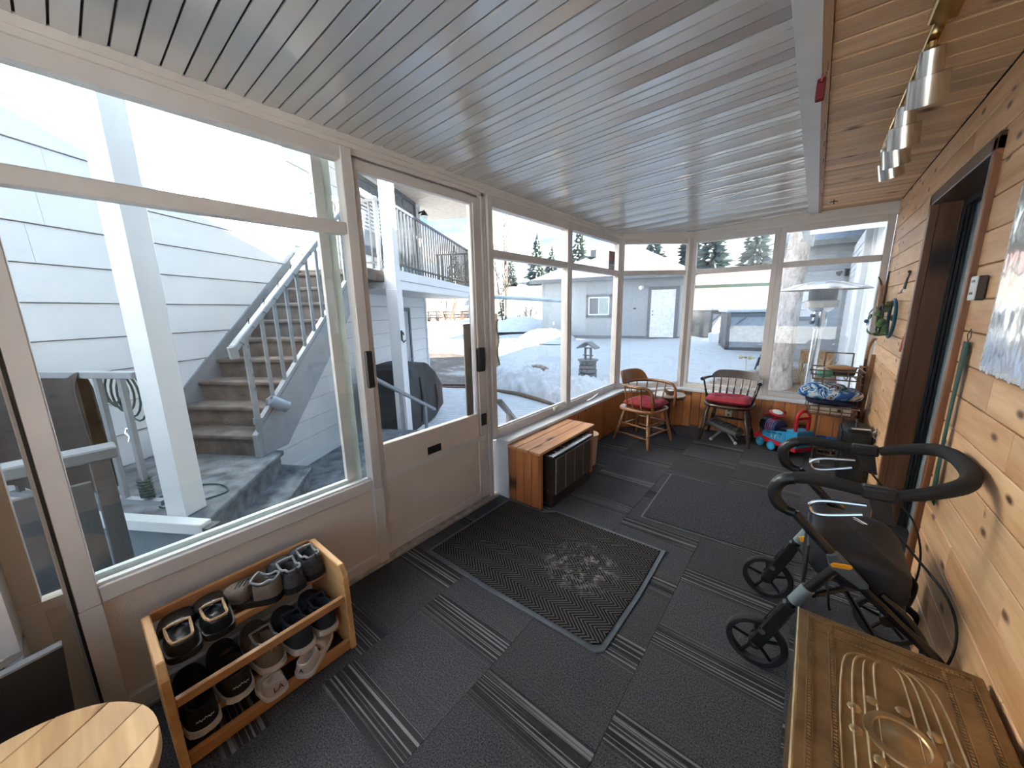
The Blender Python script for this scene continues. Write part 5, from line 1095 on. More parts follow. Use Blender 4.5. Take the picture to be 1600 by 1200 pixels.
# balcony
bl = T('balcony', 'white balcony with dark iron railing on the white house', 'balcony', tuple(wl(4.5, .5, 1.63)))
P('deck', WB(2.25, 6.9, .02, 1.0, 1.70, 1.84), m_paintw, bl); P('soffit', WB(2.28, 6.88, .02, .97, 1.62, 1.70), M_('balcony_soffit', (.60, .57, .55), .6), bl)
P('fascia', WB(2.23, 6.92, .985, 1.02, 1.74, 1.87), m_paintw, bl, bevel=.004); P('fascia', WB(2.23, 6.92, .98, 1.01, 1.62, 1.735), m_paintw, bl, bevel=.004); P('end_fascia', WB(2.21, 2.245, .02, 1.0, 1.62, 1.87), m_paintw, bl)
rl = P('railing', WB(2.25, 6.9, .965, 1.0, 2.68, 2.715).mg(WB(2.25, 6.9, .97, .995, 1.94, 1.965)), m_blkrail, bl)
a = 2.38
while a < 6.88: P('baluster', WB(a, a+.022, .971, .993, 1.87, 2.69), m_blkrail, rl); a += .118
rl = P('railing', WB(2.25, 2.285, .03, .97, 2.68, 2.715).mg(WB(2.255, 2.28, .03, .97, 1.94, 1.965)).mg(WB(6.865, 6.9, .03, .97, 2.68, 2.715)).mg(WB(6.87, 6.895, .03, .97, 1.94, 1.965)), m_blkrail, bl)
for a in (2.257, 6.872):
    for k in range(8): P('baluster', WB(a, a+.022, .07+.115*k, .092+.115*k, 1.87, 2.69), m_blkrail, rl)
ps = []
for a_, lb in ((2.12, 'white square post under the near corner of the balcony'), (6.72, 'white square post under the far corner of the balcony')):
    p = T('balcony_post', lb, 'post', tuple(wl(a_, 1.09, ZD))); P('shaft', WB(a_-.072, a_+.072, 1.025, 1.160, ZD+.001, 3.62), m_paintw, p, bevel=.006)
    P('lower_sleeve', WB(a_-.080, a_+.080, 1.023, 1.168, ZD+.001, 1.60), m_paintw, p, bevel=.004)
hk3 = T('coat_hook', 'black double coat hook on the near balcony post', 'hook', tuple(wl(2.03, 1.17, .9)))
P('hook', MB().tube([wl(2.05, 1.175, 1.06), wl(2.03, 1.21, 1.06), wl(2.0, 1.23, 1.04), wl(1.96, 1.24, 1.07)], .009, 6).tube([wl(2.05, 1.175, 1.0), wl(2.03, 1.21, .94), wl(2.02, 1.24, .97)], .009, 6), m_black, hk3, smooth=True); P('plate', MB().bar(wl(2.06, 1.171, .96), wl(2.06, 1.171, 1.09), .008, .035), m_black, hk3)
ONE('planter_box', WB(3.1, 3.75, .55, .85, 1.845, 2.0), M_('blue_planter', (.10, .22, .32), .5), 'blue storage box on the balcony floor', 'box', bevel=.01)
# ---------------------------------------------------------------- outside stair
so = T('outside_stair', 'grey carpeted outside stair rising along the white siding', 'staircase', tuple(wl(.9, .45, .245)))
SL = .17/.2035
for k in range(9):
    a = -.03+.2035*k; z = .415+.17*k
    P('tread', WB(a-.025, a+.225, .02, .885, z-.035, z), m_ocarpb, so, bevel=.010, seg=2); P('riser', WB(a, a+.012, .02, .885, z-.17, z-.035), m_ocarpb, so)
def stringer(b0, b1, lo, hi):
    a0, a1 = -.06, 1.80; z0 = .415
    q = [(a0, z0+SL*(a0+.03)+hi), (a1, z0+SL*(a1+.03)+hi), (a1, z0+SL*(a1+.03)+lo), (.23, .247), (a0, .247)]
    return MB().prism([(x, z) for x, z in q], b0, b1, 'y').tf(WM)
P('stringer', stringer(.885, .93, -.22, .035), m_rail, so); P('stringer', stringer(.004, .03, -.2, .10), m_rail, so)
P('upper_landing', WB(1.79, 2.23, .02, .93, 1.70, 1.84), m_ocarpb, so, bevel=.01)
P('upper_post', MB().bar(wl(2.18, .905, 1.84), wl(2.18, .905, 2.72), .04, .04), m_rail, so)
hr = P('handrail', MB().bar(wl(-.12, .905, 1.085), wl(1.80, .905, 1.085+SL*1.92), .055, .045).bar(wl(1.79, .905, 1.085+SL*1.91), wl(2.2, .905, 1.085+SL*1.91), .055, .045), m_rail, so, bevel=.006)
P('end_block', MB().bar(wl(-.125, .905, 1.10), wl(-.115, .905, 1.02), .055, .05), m_rail, hr)
P('lower_rail', MB().bar(wl(.02, .905, .52), wl(1.80, .905, .52+SL*1.78), .04, .03), m_rail, so)
P('newel', MB().bar(wl(-.02, .915, .25), wl(-.02, .915, 1.16), .034, .034), m_rail, so); P('collar', MB().bar(wl(-.02, .915, .50), wl(-.02, .915, .55), .05, .05), m_rail, so)
for k in range(11):
    a = .17+.150*k; P('baluster', MB().bar(wl(a, .905, .53+SL*(a-.02)), wl(a, .905, 1.075+SL*(a+.12)), .024, .024), m_rail, so)
lt = T('clip_light', 'grey cylindrical spotlight clamped to the stair rail', 'light', tuple(wl(.12, .95, .58)))
P('can', MB().lathe([(.001, 0), (.038, 0), (.045, .02), (.045, .14), (.040, .145), (.001, .13)], wl(.10, .94, .66), 16, (wl(.20, .99, .58)-wl(.10, .94, .66))), M_('slate_can', (.20, .26, .32), .4), lt, smooth=True); P('clamp', MB().tube([wl(.09, .91, .62), wl(.08, .93, .67), wl(.10, .95, .69), wl(.12, .93, .66)], .008, 6), m_rail, lt, smooth=True)
lw = T('light_string', 'dark wire of unlit fairy lights wound round the stair handrail', 'lights', tuple(wl(.6, .905, 1.2)))
P('wire', MB().tube([wl(-.1+.018*i, .905+.04*math.sin(i*.9), 1.085+SL*(.018*i)+.01+.035*math.cos(i*.9)) for i in range(100)], .0028, 5).tube([wl(-.02, .915+.024*math.sin(i), 1.12-.017*i) for i in range(22)], .0028, 5), M_('green_wire', (.03, .055, .045), .6), lw, smooth=True)
for k in range(7): P('bulb', MB().tube([wl(.05+.17*k, .905, 1.085+SL*(.17+.17*k)+.03), wl(.03+.17*k, .93, 1.085+SL*(.17+.17*k)+.065), wl(.0+.17*k, .945, 1.085+SL*(.17+.17*k)+.07)], [.003, .004, .0015], 5), bpy.data.materials['green_wire'], lw)
# ---------------------------------------------------------------- landing and porch steps
ld = T('porch_landing', 'grey carpeted landing with angled steps down to the porch', 'landing', tuple(wl(-.3, .6, ZD)))
def slab(pts, z0, z1): return MB().prism(pts, z0, z1).tf(WM)
P('landing', slab([(-.875, .025), (.10, .025), (.11, .985), (-.885, 1.333)], .205, .245), m_ocarp, ld, bevel=.012, seg=2)
P('landing_riser', slab([(-.87, .03), (.08, .03), (.085, .965), (-.87, 1.30)], -.10, .206), m_ocarp, ld)
P('step', slab([(-.86, 1.0), (.24, .75), (.235, 1.125), (-.86, 1.545)], .02, .06), m_ocarp, ld, bevel=.012, seg=2)
P('step_riser', slab([(-.85, 1.0), (.21, .75), (.205, 1.10), (-.85, 1.52)], -.2, .021), m_ocarp, ld)
P('porch_floor', slab([(-.86, 1.1), (.3, .76), (1.75, .78), (1.75, 3.6), (-.05, 2.62), (-.86, 2.12)], -.17, -.125), m_ocarp, ld)
P('porch_base', slab([(-.84, 1.1), (.32, .78), (1.72, .80), (1.72, 3.55), (-.05, 2.60), (-.84, 2.10)], ZD, -.17), m_dgrey, ld)
P('side_panel', WB(-.91, -.885, .05, 1.33, -.50, .20), M_('slate_side_panel', (.16, .20, .235), .5), ld)
P('white_cap', WB(-.935, -.872, .10, 1.36, .195, .258), m_paintw, ld, bevel=.004)
P('corner_block', WB(-.93, -.86, 1.325, 1.40, -.3, .235), m_dgrey, ld)
# front post
fp = T('porch_post', 'white square porch post standing at the landing corner', 'post', tuple(wl(-.80, 1.14, .245)))
P('shaft', WB(-.868, -.742, 1.075, 1.195, .246, 3.4), m_paintw, fp, bevel=.006); P('corner_bead', WB(-.872, -.862, 1.195, 1.205, .25, 3.4), m_paintw, fp)
# landing rail with tarp and rope
lr = T('landing_rail', 'grey iron guard rail on the landing edge', 'railing', tuple(wl(-.86, .6, .245)))
P('top_rail', WB(-.885, -.84, .05, 1.075, 1.015, 1.05), m_rail, lr, bevel=.004); P('bottom_rail', WB(-.88, -.845, .05, 1.075, .315, .345), m_rail, lr)
for b in (.10, .42, .66, .82, .965): P('baluster', WB(-.874, -.85, b, b+.024, .33, 1.02), m_dgrey if b < .5 else m_rail, lr)
P('foot', WB(-.876, -.85, .55, .575, .246, .32), m_rail, lr)
tp = T('dark_tarp', 'dark brown tarp hung over the landing rail', 'tarp', tuple(wl(-.9, .4, .3)))
P('sheet', MB().grid(lambda u, v: wl(-.865+(-.045 if v < .5 else .035)*min(1, abs(v-.5)*14)+.012*math.sin(9*u+3*v), .06+.70*u+.05*abs(v-.5)*(1 if u > .5 else 0), 1.062-1.34*abs(v-.5)+.01*math.sin(14*u)), 26, 30), M_('tarp_brown', (.014, .011, .010), .42, var=.5, vs=5), tp, smooth=True)
for p in tp.children: md = p.modifiers.new('solid', 'SOLIDIFY'); md.thickness = .004
rp_ = T('green_rope', 'coil of dark green rope hung on the landing rail', 'rope', tuple(wl(-.85, .95, .8)))
m_rope = M_('dark_green_rope', (.02, .07, .06), .7); mb = MB()
for k in range(5): mb.tube([wl(-.835+.01*k, .86+.02*k+.07*math.sin(2*PI*t/16), .985-.03*k*.5+(.08+.012*k)*math.cos(2*PI*t/16)-.03) for t in range(16)], .0055, 5, True)
P('coil', mb, m_rope, rp_, smooth=True)
P('knot', MB().tube([wl(-.862+.028*math.cos(t*.8), .977+.028*math.sin(t*.8), .36+.0022*t) for t in range(50)], .006, 5), m_rope, rp_, smooth=True)
P('tail', MB().tube([wl(-.84, .98, .36), wl(-.83, .99, .30), wl(-.80, .98, .255), wl(-.70, 1.10, .252), wl(-.58, 1.16, .252), wl(-.50, 1.02, .252), wl(-.55, .86, .252), wl(-.74, .80, .252)], .005, 5, s_=5), m_rope, rp_, smooth=True)
P('clip', MB().tube([wl(-.838, .90, .66), wl(-.835, .91, .69), wl(-.835, .89, .71), wl(-.835, .90, .735)], .006, 6), m_steel, rp_, smooth=True)
# near dark rail
nr = T('porch_rail', 'dark slate wooden rail with square post close to the tall window', 'railing', (-2.1, -.1, -.5))
P('post', MB().box(-2.135, -2.065, -.005, .052, -.56, .785), m_dgrey, nr, bevel=.004); P('cap_rail', MB().box(-2.15, -2.05, -1.4, .075, .785, .83), M_('slate_rail_paint', (.16, .185, .215), .4), nr, bevel=.006)
P('panel', MB().box(-2.115, -2.09, -1.4, -.01, .05, .70), m_dgrey, nr); P('lower_bracket', MB().box(-2.06, -2.03, .03, .045, -.5, .30), m_paintw, nr)
# handrails down to the deck
for nm, b, a0, z0, lb in (('handrail', 1.53, .50, .80, 'slate grey iron handrail descending past the covered grill'), ('handrail', 2.78, .02, .70, 'slate grey iron handrail close under the side windows')):
    r = T(nm, lb, 'handrail', tuple(wl(a0+.8, b, ZD)))
    ln = 1.62 if b < 2 else 1.05
    P('top_bar', MB().bar(wl(a0, b, z0), wl(a0+ln, b, z0-.468*ln), .035, .03), m_rail, r)
    for f_ in (.03, .40, .80):
        if b > 2 and f_ < .1: continue
        a = a0+ln*f_; P('post', MB().bar(wl(a, b, ZD if a > 1.75 else -.125), wl(a, b, z0-.468*ln*f_), .03, .03), m_rail, r)
    if b < 2: P('lower_bar', MB().bar(wl(a0+.05, b, .05), wl(a0+.6, b, -.21+.05), .025, .025), m_rail, r)
ONE('porch_stair', MB().prism([(1.75, -.14), (2.02, -.14), (2.02, -.30), (2.30, -.30), (2.30, -.44), (2.55, -.44), (2.55, ZD+.001), (1.75, ZD+.001)], 1.40, 2.9, 'y').tf(WM), m_deck, 'grey plank steps from the porch to the deck', 'steps')
# covered grill
gc = T('grill_cover', 'barbecue under a charcoal cover beside the white house', 'grill', tuple(wl(3.3, .62, ZD)))
prof = [(2.62, ZD+.06), (2.60, .36), (2.66, .48), (2.80, .53), (3.25, .53), (3.55, .44), (4.02, .12), (4.14, -.05), (4.16, -.42), (4.02, -.46), (3.72, ZD+.02), (3.0, ZD+.01)]
def gcov(u, v):
    i = u*len(prof); k = int(i) % len(prof); f_ = i-int(i); p, q = prof[k], prof[(k+1) % len(prof)]; a = p[0]+(q[0]-p[0])*f_; z = p[1]+(q[1]-p[1])*f_
    s = [.0, .55, .9, 1, 1, 1, .9, .55, .0][int(round(v*8))]; b = [.30, .30, .34, .45, .62, .80, .92, .96, .96][int(round(v*8))]
    ca, cz = 3.30, -.02; w_ = .012*math.sin(17*a)*math.sin(9*b)
    return wl(ca+(a-ca)*(s*.12+.88 if s else .8), b+w_, max(ZD+.01, cz+(z-cz)*(s*.10+.90 if s else .82)+w_))
mb = MB().grid(gcov, 48, 9, True); mb.f.append(tuple(range(48))); mb.f.append(tuple(8*48+i for i in range(48)))
P('cover', mb, M_('charcoal_cover', (.030, .029, .030), .7, var=.25, vs=5), gc, smooth=True, ang=50)
for i, a in enumerate((3.05, 3.75)): P('fold', MB().tube([wl(a, .97, .30-.25*i), wl(a+.04, .985, -.05-.2*i), wl(a-.03, .98, -.42)], [.01, .02, .012], 6), bpy.data.materials['charcoal_cover'], gc, smooth=True)
for a in (2.85, 3.6): P('caster', MB().lathe([(.04, -.015), (.04, .015)], wl(a, .8, ZD+.04), 12, Nm), m_black, gc)
# ================================================================ grey garage
m_sid = M_('grey_vinyl_siding', (.37, .39, .40), .55, var=.05); m_shing = M_('grey_shingles', (.060, .062, .066), .85, var=.25, vs=10, bp=.4, bs=25); m_gtrim = M_('grey_trim', (.17, .18, .185), .55)
m_gdoor = M_('white_steel_door', (.80, .80, .82), .45); m_gut = M_('white_gutter', (.75, .76, .78), .4)
G0, G1 = Vector((-9.58, 13.98, .05)), Vector((-3.97, 15.28, .05)); gu = (G1-G0).normalized(); gn = Vector((gu.y, -gu.x, 0)); GL = (G1-G0).length
GMX = Matrix(((gu.x, gn.x, 0, G0.x), (gu.y, gn.y, 0, G0.y), (0, 0, 1, .08), (0, 0, 0, 1)))      # s along, t towards viewer, z
GB = lambda *q: MB().box(*q).tf(GMX); gp = lambda s, t, z: GMX @ Vector((s, t, z))
ga = T('garage', 'grey vinyl-sided garage with hipped shingle roof and white door', 'garage', tuple(gp(GL/2, -3, 0)))
def lap(s0, s1, z0, z1, pitch, t=0., d=.014, ax=0):
    mb = MB(); z = z0
    while z < z1-.01:
        e = min(z+pitch, z1); mb.add([(s0, t, z), (s1, t, z), (s1, t+d, z), (s0, t+d, z), (s0, t, e), (s1, t, e), (s1, t+.002, e), (s0, t+.002, e)], [(0, 1, 2, 3), (4, 7, 6, 5), (0, 4, 5, 1), (1, 5, 6, 2), (2, 6, 7, 3), (3, 7, 4, 0)]); z = e
    return mb
P('walls', GB(0, GL, -6.2, 0, -.1, 2.42), m_sid, ga); P('front_siding', lap(.09, GL-.09, .10, 2.36, .118).tf(GMX), m_sid, ga, kind='stuff'); P('foundation', GB(-.01, GL+.01, -6.2, .02, -.3, .10), m_gtrim, ga)
for s in (0, GL-.09): P('corner_trim', GB(s, s+.09, -.01, .022, .1, 2.38), m_sid, ga)
ov = .42; A = [gp(-ov, ov, 2.36), gp(GL+ov, ov, 2.36), gp(GL+ov, -6.2-ov, 2.36), gp(-ov, -6.2-ov, 2.36)]; R0, R1 = gp(GL*.47, -2.9, 4.15), gp(GL*.60, -3.3, 4.15)
P('roof', MB().add(A+[p+Vector((0, 0, .12)) for p in A]+[R0, R1], [(0, 1, 2, 3), (0, 1, 5, 4), (1, 2, 6, 5), (2, 3, 7, 6), (3, 0, 4, 7), (4, 5, 9, 8), (5, 6, 9), (6, 7, 8, 9), (7, 4, 8)]), m_shing, ga)
P('fascia', GB(-ov, GL+ov, ov-.02, ov+.05, 2.33, 2.48), m_gtrim, ga); P('roof_vent', GB(GL*.30, GL*.30+.25, -2.0, -1.7, 3.55, 3.85), m_gtrim, ga)
dr = P('door', GB(4.62, 5.50, .005, .05, .06, 1.90), m_gdoor, ga)
for i in range(2):
    for z0, z1 in ((.2, .75), (.85, 1.2), (1.3, 1.8)): P('door_panel', GB(4.74+.36*i, 5.02+.36*i, .05, .058, z0, z1), m_gdoor, dr, bevel=.006)
P('lever', GB(4.68, 4.72, .05, .09, .92, .96), m_black, dr); P('deadbolt', GB(4.68, 4.72, .05, .08, 1.06, 1.10), m_black, dr)
P('door_trim', GB(4.50, 4.62, .0, .045, .06, 2.02).mg(GB(5.50, 5.62, .0, .045, .06, 2.02)).mg(GB(4.62, 5.50, .0, .045, 1.90, 2.02)), m_gtrim, ga)
wn = P('window', GB(2.02, 3.10, .0, .045, .93, .95).mg(GB(2.02, 3.10, 0, .045, 1.70, 1.80)).mg(GB(2.02, 2.12, 0, .045, .85, 1.80)).mg(GB(3.0, 3.10, 0, .045, .85, 1.80)).mg(GB(2.02, 3.10, 0, .045, .85, .95)), m_gtrim, ga)
P('sash', GB(2.12, 3.0, .01, .05, .95, 1.0).mg(GB(2.12, 3.0, .01, .05, 1.65, 1.70)).mg(GB(2.12, 2.17, .01, .05, .95, 1.70)).mg(GB(2.95, 3.0, .01, .05, .95, 1.70)).mg(GB(2.54, 2.58, .01, .05, .95, 1.70)), m_gut, wn)
P('pane', GB(2.17, 2.54, .02, .03, 1.0, 1.65), M_('garage_glass_dark', (.16, .18, .19), .1), wn); P('pane', GB(2.58, 2.95, .02, .03, 1.0, 1.65), M_('garage_glass_pale', (.42, .46, .44), .15), wn)
P('flood_lamp', MB().lathe([(.03, 0), (.08, .10), (.001, .11)], gp(4.25, .06, 2.02), 12, gn+Vector((-.4, 0, -.3))).mg(GB(4.2, 4.32, .0, .06, 1.96, 2.08)), m_gut, ga, smooth=True); P('vent_hole', GB(3.95, 4.06, .01, .03, 1.18, 1.22), m_black, ga); P('outlet_cover', GB(.52, .60, .012, .03, .55, .68), m_gut, ga)
# ================================================================ tan building behind, cold frames
tnb = T('tan_building', 'long tan stucco building with reddish roof and green gutter behind the yard', 'building', (-2.5, 25, .2))
P('wall', MB().prism([(-9, 21.2), (4.5, 25.4), (3.0, 31), (-10.5, 27)], -.3, 2.30), M_('tan_stucco', (.40, .32, .25), .8, var=.06), tnb); P('gutter', MB().bar((-9, 20.85, 2.34), (4.6, 25.05, 2.34), .18, .16), M_('green_gutter', (.025, .045, .035), .5), tnb)
P('base_strip', MB().bar((-9, 21.15, .30), (4.5, 25.35, .30), .1, .35), M_('ochre_base', (.30, .24, .12), .8), tnb)
P('roof', MB().add([(-9.2, 20.8, 2.4), (4.8, 25.1, 2.4), (4.1, 27.9, 3.5), (-9.9, 23.6, 3.5), (-10.8, 27.2, 2.4), (3, 31.3, 2.4)], [(0, 1, 2, 3), (3, 2, 5, 4), (0, 3, 4), (1, 5, 2), (0, 4, 5, 1)]), M_('dusty_red_roof', (.075, .045, .042), .8, var=.12), tnb)
P('chimney', MB().bar((-1.2, 26.5, 3.2), (-1.2, 26.5, 4.1), .3, .3), m_gtrim, tnb)
m_cf = M_('weathered_frame', (.12, .12, .125), .7); m_cfg = M_('grey_poly_sheet', (.34, .38, .42), .4)
for nm, lb, c, w_, h_, an in (('cold_frame', 'snow-topped grey cold frame near the garage corner', (-2.95, 16.4), 1.35, 1.02, .9), ('cold_frame', 'snow-topped grey cold frame with dark end panel, near the tree trunk', (-1.5, 13.1), 1.25, 1.16, .35)):
    z = gz(c[1])-.05; mt = RZ(an, (c[0], c[1], z)); r = T(nm, lb, 'frame', (c[0], c[1], z)); BX = lambda *q: MB().box(*q).tf(mt)
    P('front', BX(-w_/2, w_/2, -.45, -.42, .12, h_-.08), m_cfg, r); P('side', MB().prism([(-.45, .12), (.5, .12), (.75, h_*1.0), (-.45, h_-.06)], w_/2-.03, w_/2, 'x').tf(mt), m_cfg, r); P('side', MB().prism([(-.45, .12), (.5, .12), (.75, h_), (-.45, h_-.06)], -w_/2, -w_/2+.03, 'x').tf(mt), m_cf, r)
    for x in (-w_/2, w_/2): P('post', BX(x-.05, x+.05, -.5, -.40, 0, h_), m_cf, r)
    P('rail', BX(-w_/2, w_/2, -.48, -.42, h_-.16, h_-.06), m_cf, r); P('sill', BX(-w_/2-.05, w_/2+.05, -.5, .5, 0, .12), m_cf, r); P('back', BX(-w_/2, w_/2, .70, .75, .12, h_), m_cf, r)
    P('brace', MB().bar(mt @ Vector((-w_/2, -.5, h_*.55)), mt @ Vector((-w_/2+.5, -.5, h_-.1)), .04, .03), m_cf, r); P('snow_cover', MB().prism([(-w_/2-.08, -.55), (w_/2+.08, -.55), (w_/2+.08, .8), (-w_/2-.08, .8)], h_-.03, h_+.06).tf(mt), m_snowc, r, bevel=.04, seg=2)
ONE('concrete_block', MB().box(-2.75, -2.2, 14.0, 14.4, 0, .42), m_gut, 'low concrete block beside the cold frame', 'block', bevel=.02)
# ================================================================ wishing well, ring, statue, dried plants
m_well = M_('grey_well_wood', (.145, .155, .16), .7, var=.25)
wx, wy = -4.30, 8.30; wz = gz(wy)
wel = T('wishing_well', 'small grey wooden wishing well standing in the snow', 'well', (wx, wy, wz))
for k in range(5):
    z = wz+.02+.105*k; r_ = .225-.008*k
    for i in range(8):
        a = 2*PI*(i+.5*(k % 2))/8; P('stave', MB().bar((wx+r_*math.cos(a-.42), wy+r_*math.sin(a-.42), z+.045), (wx+r_*math.cos(a+.42), wy+r_*math.sin(a+.42), z+.045), .05, .085), m_well, wel, bevel=.012)
P('well_rim', MB().lathe([(.16, .53), (.25, .53), (.26, .56), (.16, .56)], (wx, wy, wz), 16), m_well, wel)
for s in (-1, 1): P('roof_post', MB().bar((wx+.075*s, wy, wz+.50), (wx+.075*s, wy, wz+.86), .045, .04), m_well, wel); P('roof_side', MB().bar((wx+.01*s, wy, wz+.99), (wx+.24*s, wy+.03, wz+.84), .34, .035, (0, 0, 1)), m_well, wel, bevel=.008)
P('roof_cross', MB().bar((wx-.09, wy, wz+.84), (wx+.09, wy, wz+.84), .03, .03), m_well, wel); P('crank', MB().tube([(wx-.14, wy, wz+.66), (wx+.14, wy, wz+.66)], .015, 8), m_well, wel)
rg = T('planter_ring', 'half-buried brown stone ring sticking out of the snow bank', 'planter', (-6.0, 8.35, gz(8.35)))
for i in range(12):
    a0, a1 = PI*i/12+.012, PI*(i+1)/12-.012; q = lambda a, r: (-5.95-r*math.cos(a)*1.0, 8.35+.12*math.cos(a), gz(8.35)-.12+r*.62*math.sin(a))
    v = [q(a0, .62), q(a1, .62), q(a1, .52), q(a0, .52)]; P('stone', MB().add(v+[(x, y+.22, z) for x, y, z in v], [(0, 1, 2, 3), (7, 6, 5, 4), (0, 4, 5, 1), (1, 5, 6, 2), (2, 6, 7, 3), (3, 7, 4, 0)]), M_('ring_stone', (.26, .19, .15), .8, var=.2) if i == 0 else bpy.data.materials['ring_stone'], rg, bevel=.012)
stt = T('garden_statue', 'weathered pale stone garden statue outside the angled window', 'statue', (-2.35, 6.1, gz(6.1)))
P('plinth', MB().lathe([(.16, 0), (.14, .10), (.12, .30), (.15, .34)], (-2.35, 6.1, gz(6.1)), 12), M_('pale_stone', (.50, .47, .44), .85, var=.2), stt); P('figure', blob((-2.35, 6.1, gz(6.1)+.50), (.13, .11, .19), 18, 12, .16, 16, 5, .9), bpy.data.materials['pale_stone'], stt, smooth=True); P('head', blob((-2.33, 6.06, gz(6.1)+.73), (.075, .075, .085), 14, 10, .10, 30, 2, 1), bpy.data.materials['pale_stone'], stt, smooth=True)
ONE('red_lantern', MB().lathe([(.06, 0), (.07, .02), (.05, .05), (.05, .16), (.07, .18), (.02, .22)], (-2.1, 5.35, gz(5.3)+.55), 12).bar((-2.1, 5.35, gz(5.3)), (-2.1, 5.35, gz(5.3)+.56), .03), M_('rust_red', (.25, .07, .055), .6), 'small rusty red stake lantern outside near the corner post', 'lantern', smooth=True)
fx, fy = -.93, 8.3; fl_ = T('dried_flower', 'dried yellow flower head on a thin stalk in the snow', 'flower', (fx, fy, gz(fy))); P('stalk', MB().tube([(fx, fy, gz(fy)), (fx+.02, fy, gz(fy)+.5), (fx, fy, gz(fy)+.80)], .006, 5), M_('dry_stalk', (.42, .38, .22), .8), fl_)
for i in range(7): P('floret', blob((fx+.10*math.cos(i*.9), fy+.05*math.sin(i*.9), gz(fy)+.83+.02*math.sin(3*i)), (.035, .03, .018), 8, 6, .1, 30, i), M_('dry_floret', (.40, .36, .17), .9) if i == 0 else bpy.data.materials['dry_floret'], fl_, smooth=True)
gr = T('dry_grass', 'clump of dry straw-coloured grass beside the grey wing', 'plant', (.15, 9.6, gz(9.6))); rr = random.Random(4); mb = MB()
for i in range(150):
    a = rr.uniform(0, 6.28); l = rr.uniform(.3, .75); s = rr.uniform(.05, .32); bx0, by0 = .12+rr.uniform(-.22, .22), 9.6+rr.uniform(-.2, .2); mb.tube([(bx0, by0, gz(9.6)-.02), (bx0+s*.5*math.cos(a), by0+s*.5*math.sin(a), gz(9.6)+l*.7), (bx0+s*math.cos(a), by0+s*math.sin(a), gz(9.6)+l*rr.uniform(.6, 1))], [.007, .006, .002], 3)
P('blades', mb, M_('straw', (.52, .40, .26), .9), gr, kind='stuff')
ONE('plastic_pail', MB().lathe([(.001, 0), (.10, 0), (.12, .38), (.11, .38), (.09, .02), (.001, .015)], (-.34, 9.6, gz(9.6)), 18), m_gut, 'white plastic pail beside the tree trunk', 'pail', smooth=True)
bxx = T('yard_bench', 'small rough wooden bench against the grey wing', 'bench', (.1, 10.4, gz(10.4))); P('top', MB().box(-.15, .42, 10.3, 10.6, gz(10.4)+.42, gz(10.4)+.48), m_bam, bxx); P('front', MB().box(-.15, .42, 10.3, 10.33, gz(10.4)+.20, gz(10.4)+.42), m_bam, bxx)
for x in (-.13, .36): P('leg', MB().box(x, x+.05, 10.31, 10.36, gz(10.4), gz(10.4)+.42), m_dst, bxx)
cht = T('lawn_chair', 'low dark metal lawn chair by the grey wing wall', 'chair', (-.7, 10.4, gz(10.4)))
P('frame', MB().tube([(-.95, 10.2, gz(10.4)), (-.9, 10.25, gz(10.4)+.28), (-.55, 10.3, gz(10.4)+.28), (-.5, 10.25, gz(10.4))], .02, 6).tube([(-.95, 10.6, gz(10.4)), (-.9, 10.6, gz(10.4)+.30), (-.55, 10.6, gz(10.4)+.30), (-.5, 10.6, gz(10.4))], .02, 6), m_black, cht, smooth=True); P('seat', MB().box(-.9, -.55, 10.25, 10.6, gz(10.4)+.26, gz(10.4)+.30), m_gtrim, cht)
# ================================================================ tree trunk near the window
def barkm():
    m, t, b = _new('pale_bark'); b.inputs['Roughness'].default_value = .9; v = objco(t, False, (1, 1, .45)); n = N(t, 'ShaderNodeTexNoise', Scale=9.0, Detail=7.0, Roughness=.7); t.links.new(v, n.inputs['Vector']); n2 = N(t, 'ShaderNodeTexVoronoi', Scale=7.0); t.links.new(v, n2.inputs['Vector'])
    c = ramp(t, n.outputs['Fac'], [(.30, (.14, .10, .08)), (.42, (.45, .38, .33)), (.62, (.70, .63, .57))]); t.links.new(c, b.inputs['Base Color']); bump(t, b, n.outputs['Fac'], .9, .05); return m
tk_ = T('pine_tree', 'pale rough-barked tree trunk with broken twigs outside the end window', 'tree', (-.46, 9.3, gz(9.3)))
tx0, ty0, tz0 = -.46, 9.3, gz(9.3)
P('trunk', MB().grid(lambda u, v: (tx0+.09*v*2+(.19+.10*math.exp(-v*16)-.05*v)*(1+.07*math.sin(4*6.28*u+5*v))*math.cos(6.2832*u), ty0+(.19+.10*math.exp(-v*16)-.05*v)*(1+.07*math.cos(3*6.28*u+9*v))*math.sin(6.2832*u), tz0-.1+6.5*v), 22, 40, True), barkm(), tk_, smooth=True)
rr = random.Random(9)
for i in range(16):
    z = rr.uniform(.9, 4.2); a = rr.uniform(0, 6.28); l = rr.uniform(.08, .30); P('twig', MB().tube([(tx0+.09*z/3.2+.17*math.cos(a), ty0+.17*math.sin(a), tz0+z), (tx0+.09*z/3.2+(.17+l)*math.cos(a), ty0+(.17+l)*math.sin(a), tz0+z+rr.uniform(-.08, .08))], [.014, .006], 5), bpy.data.materials['pale_bark'], tk_)
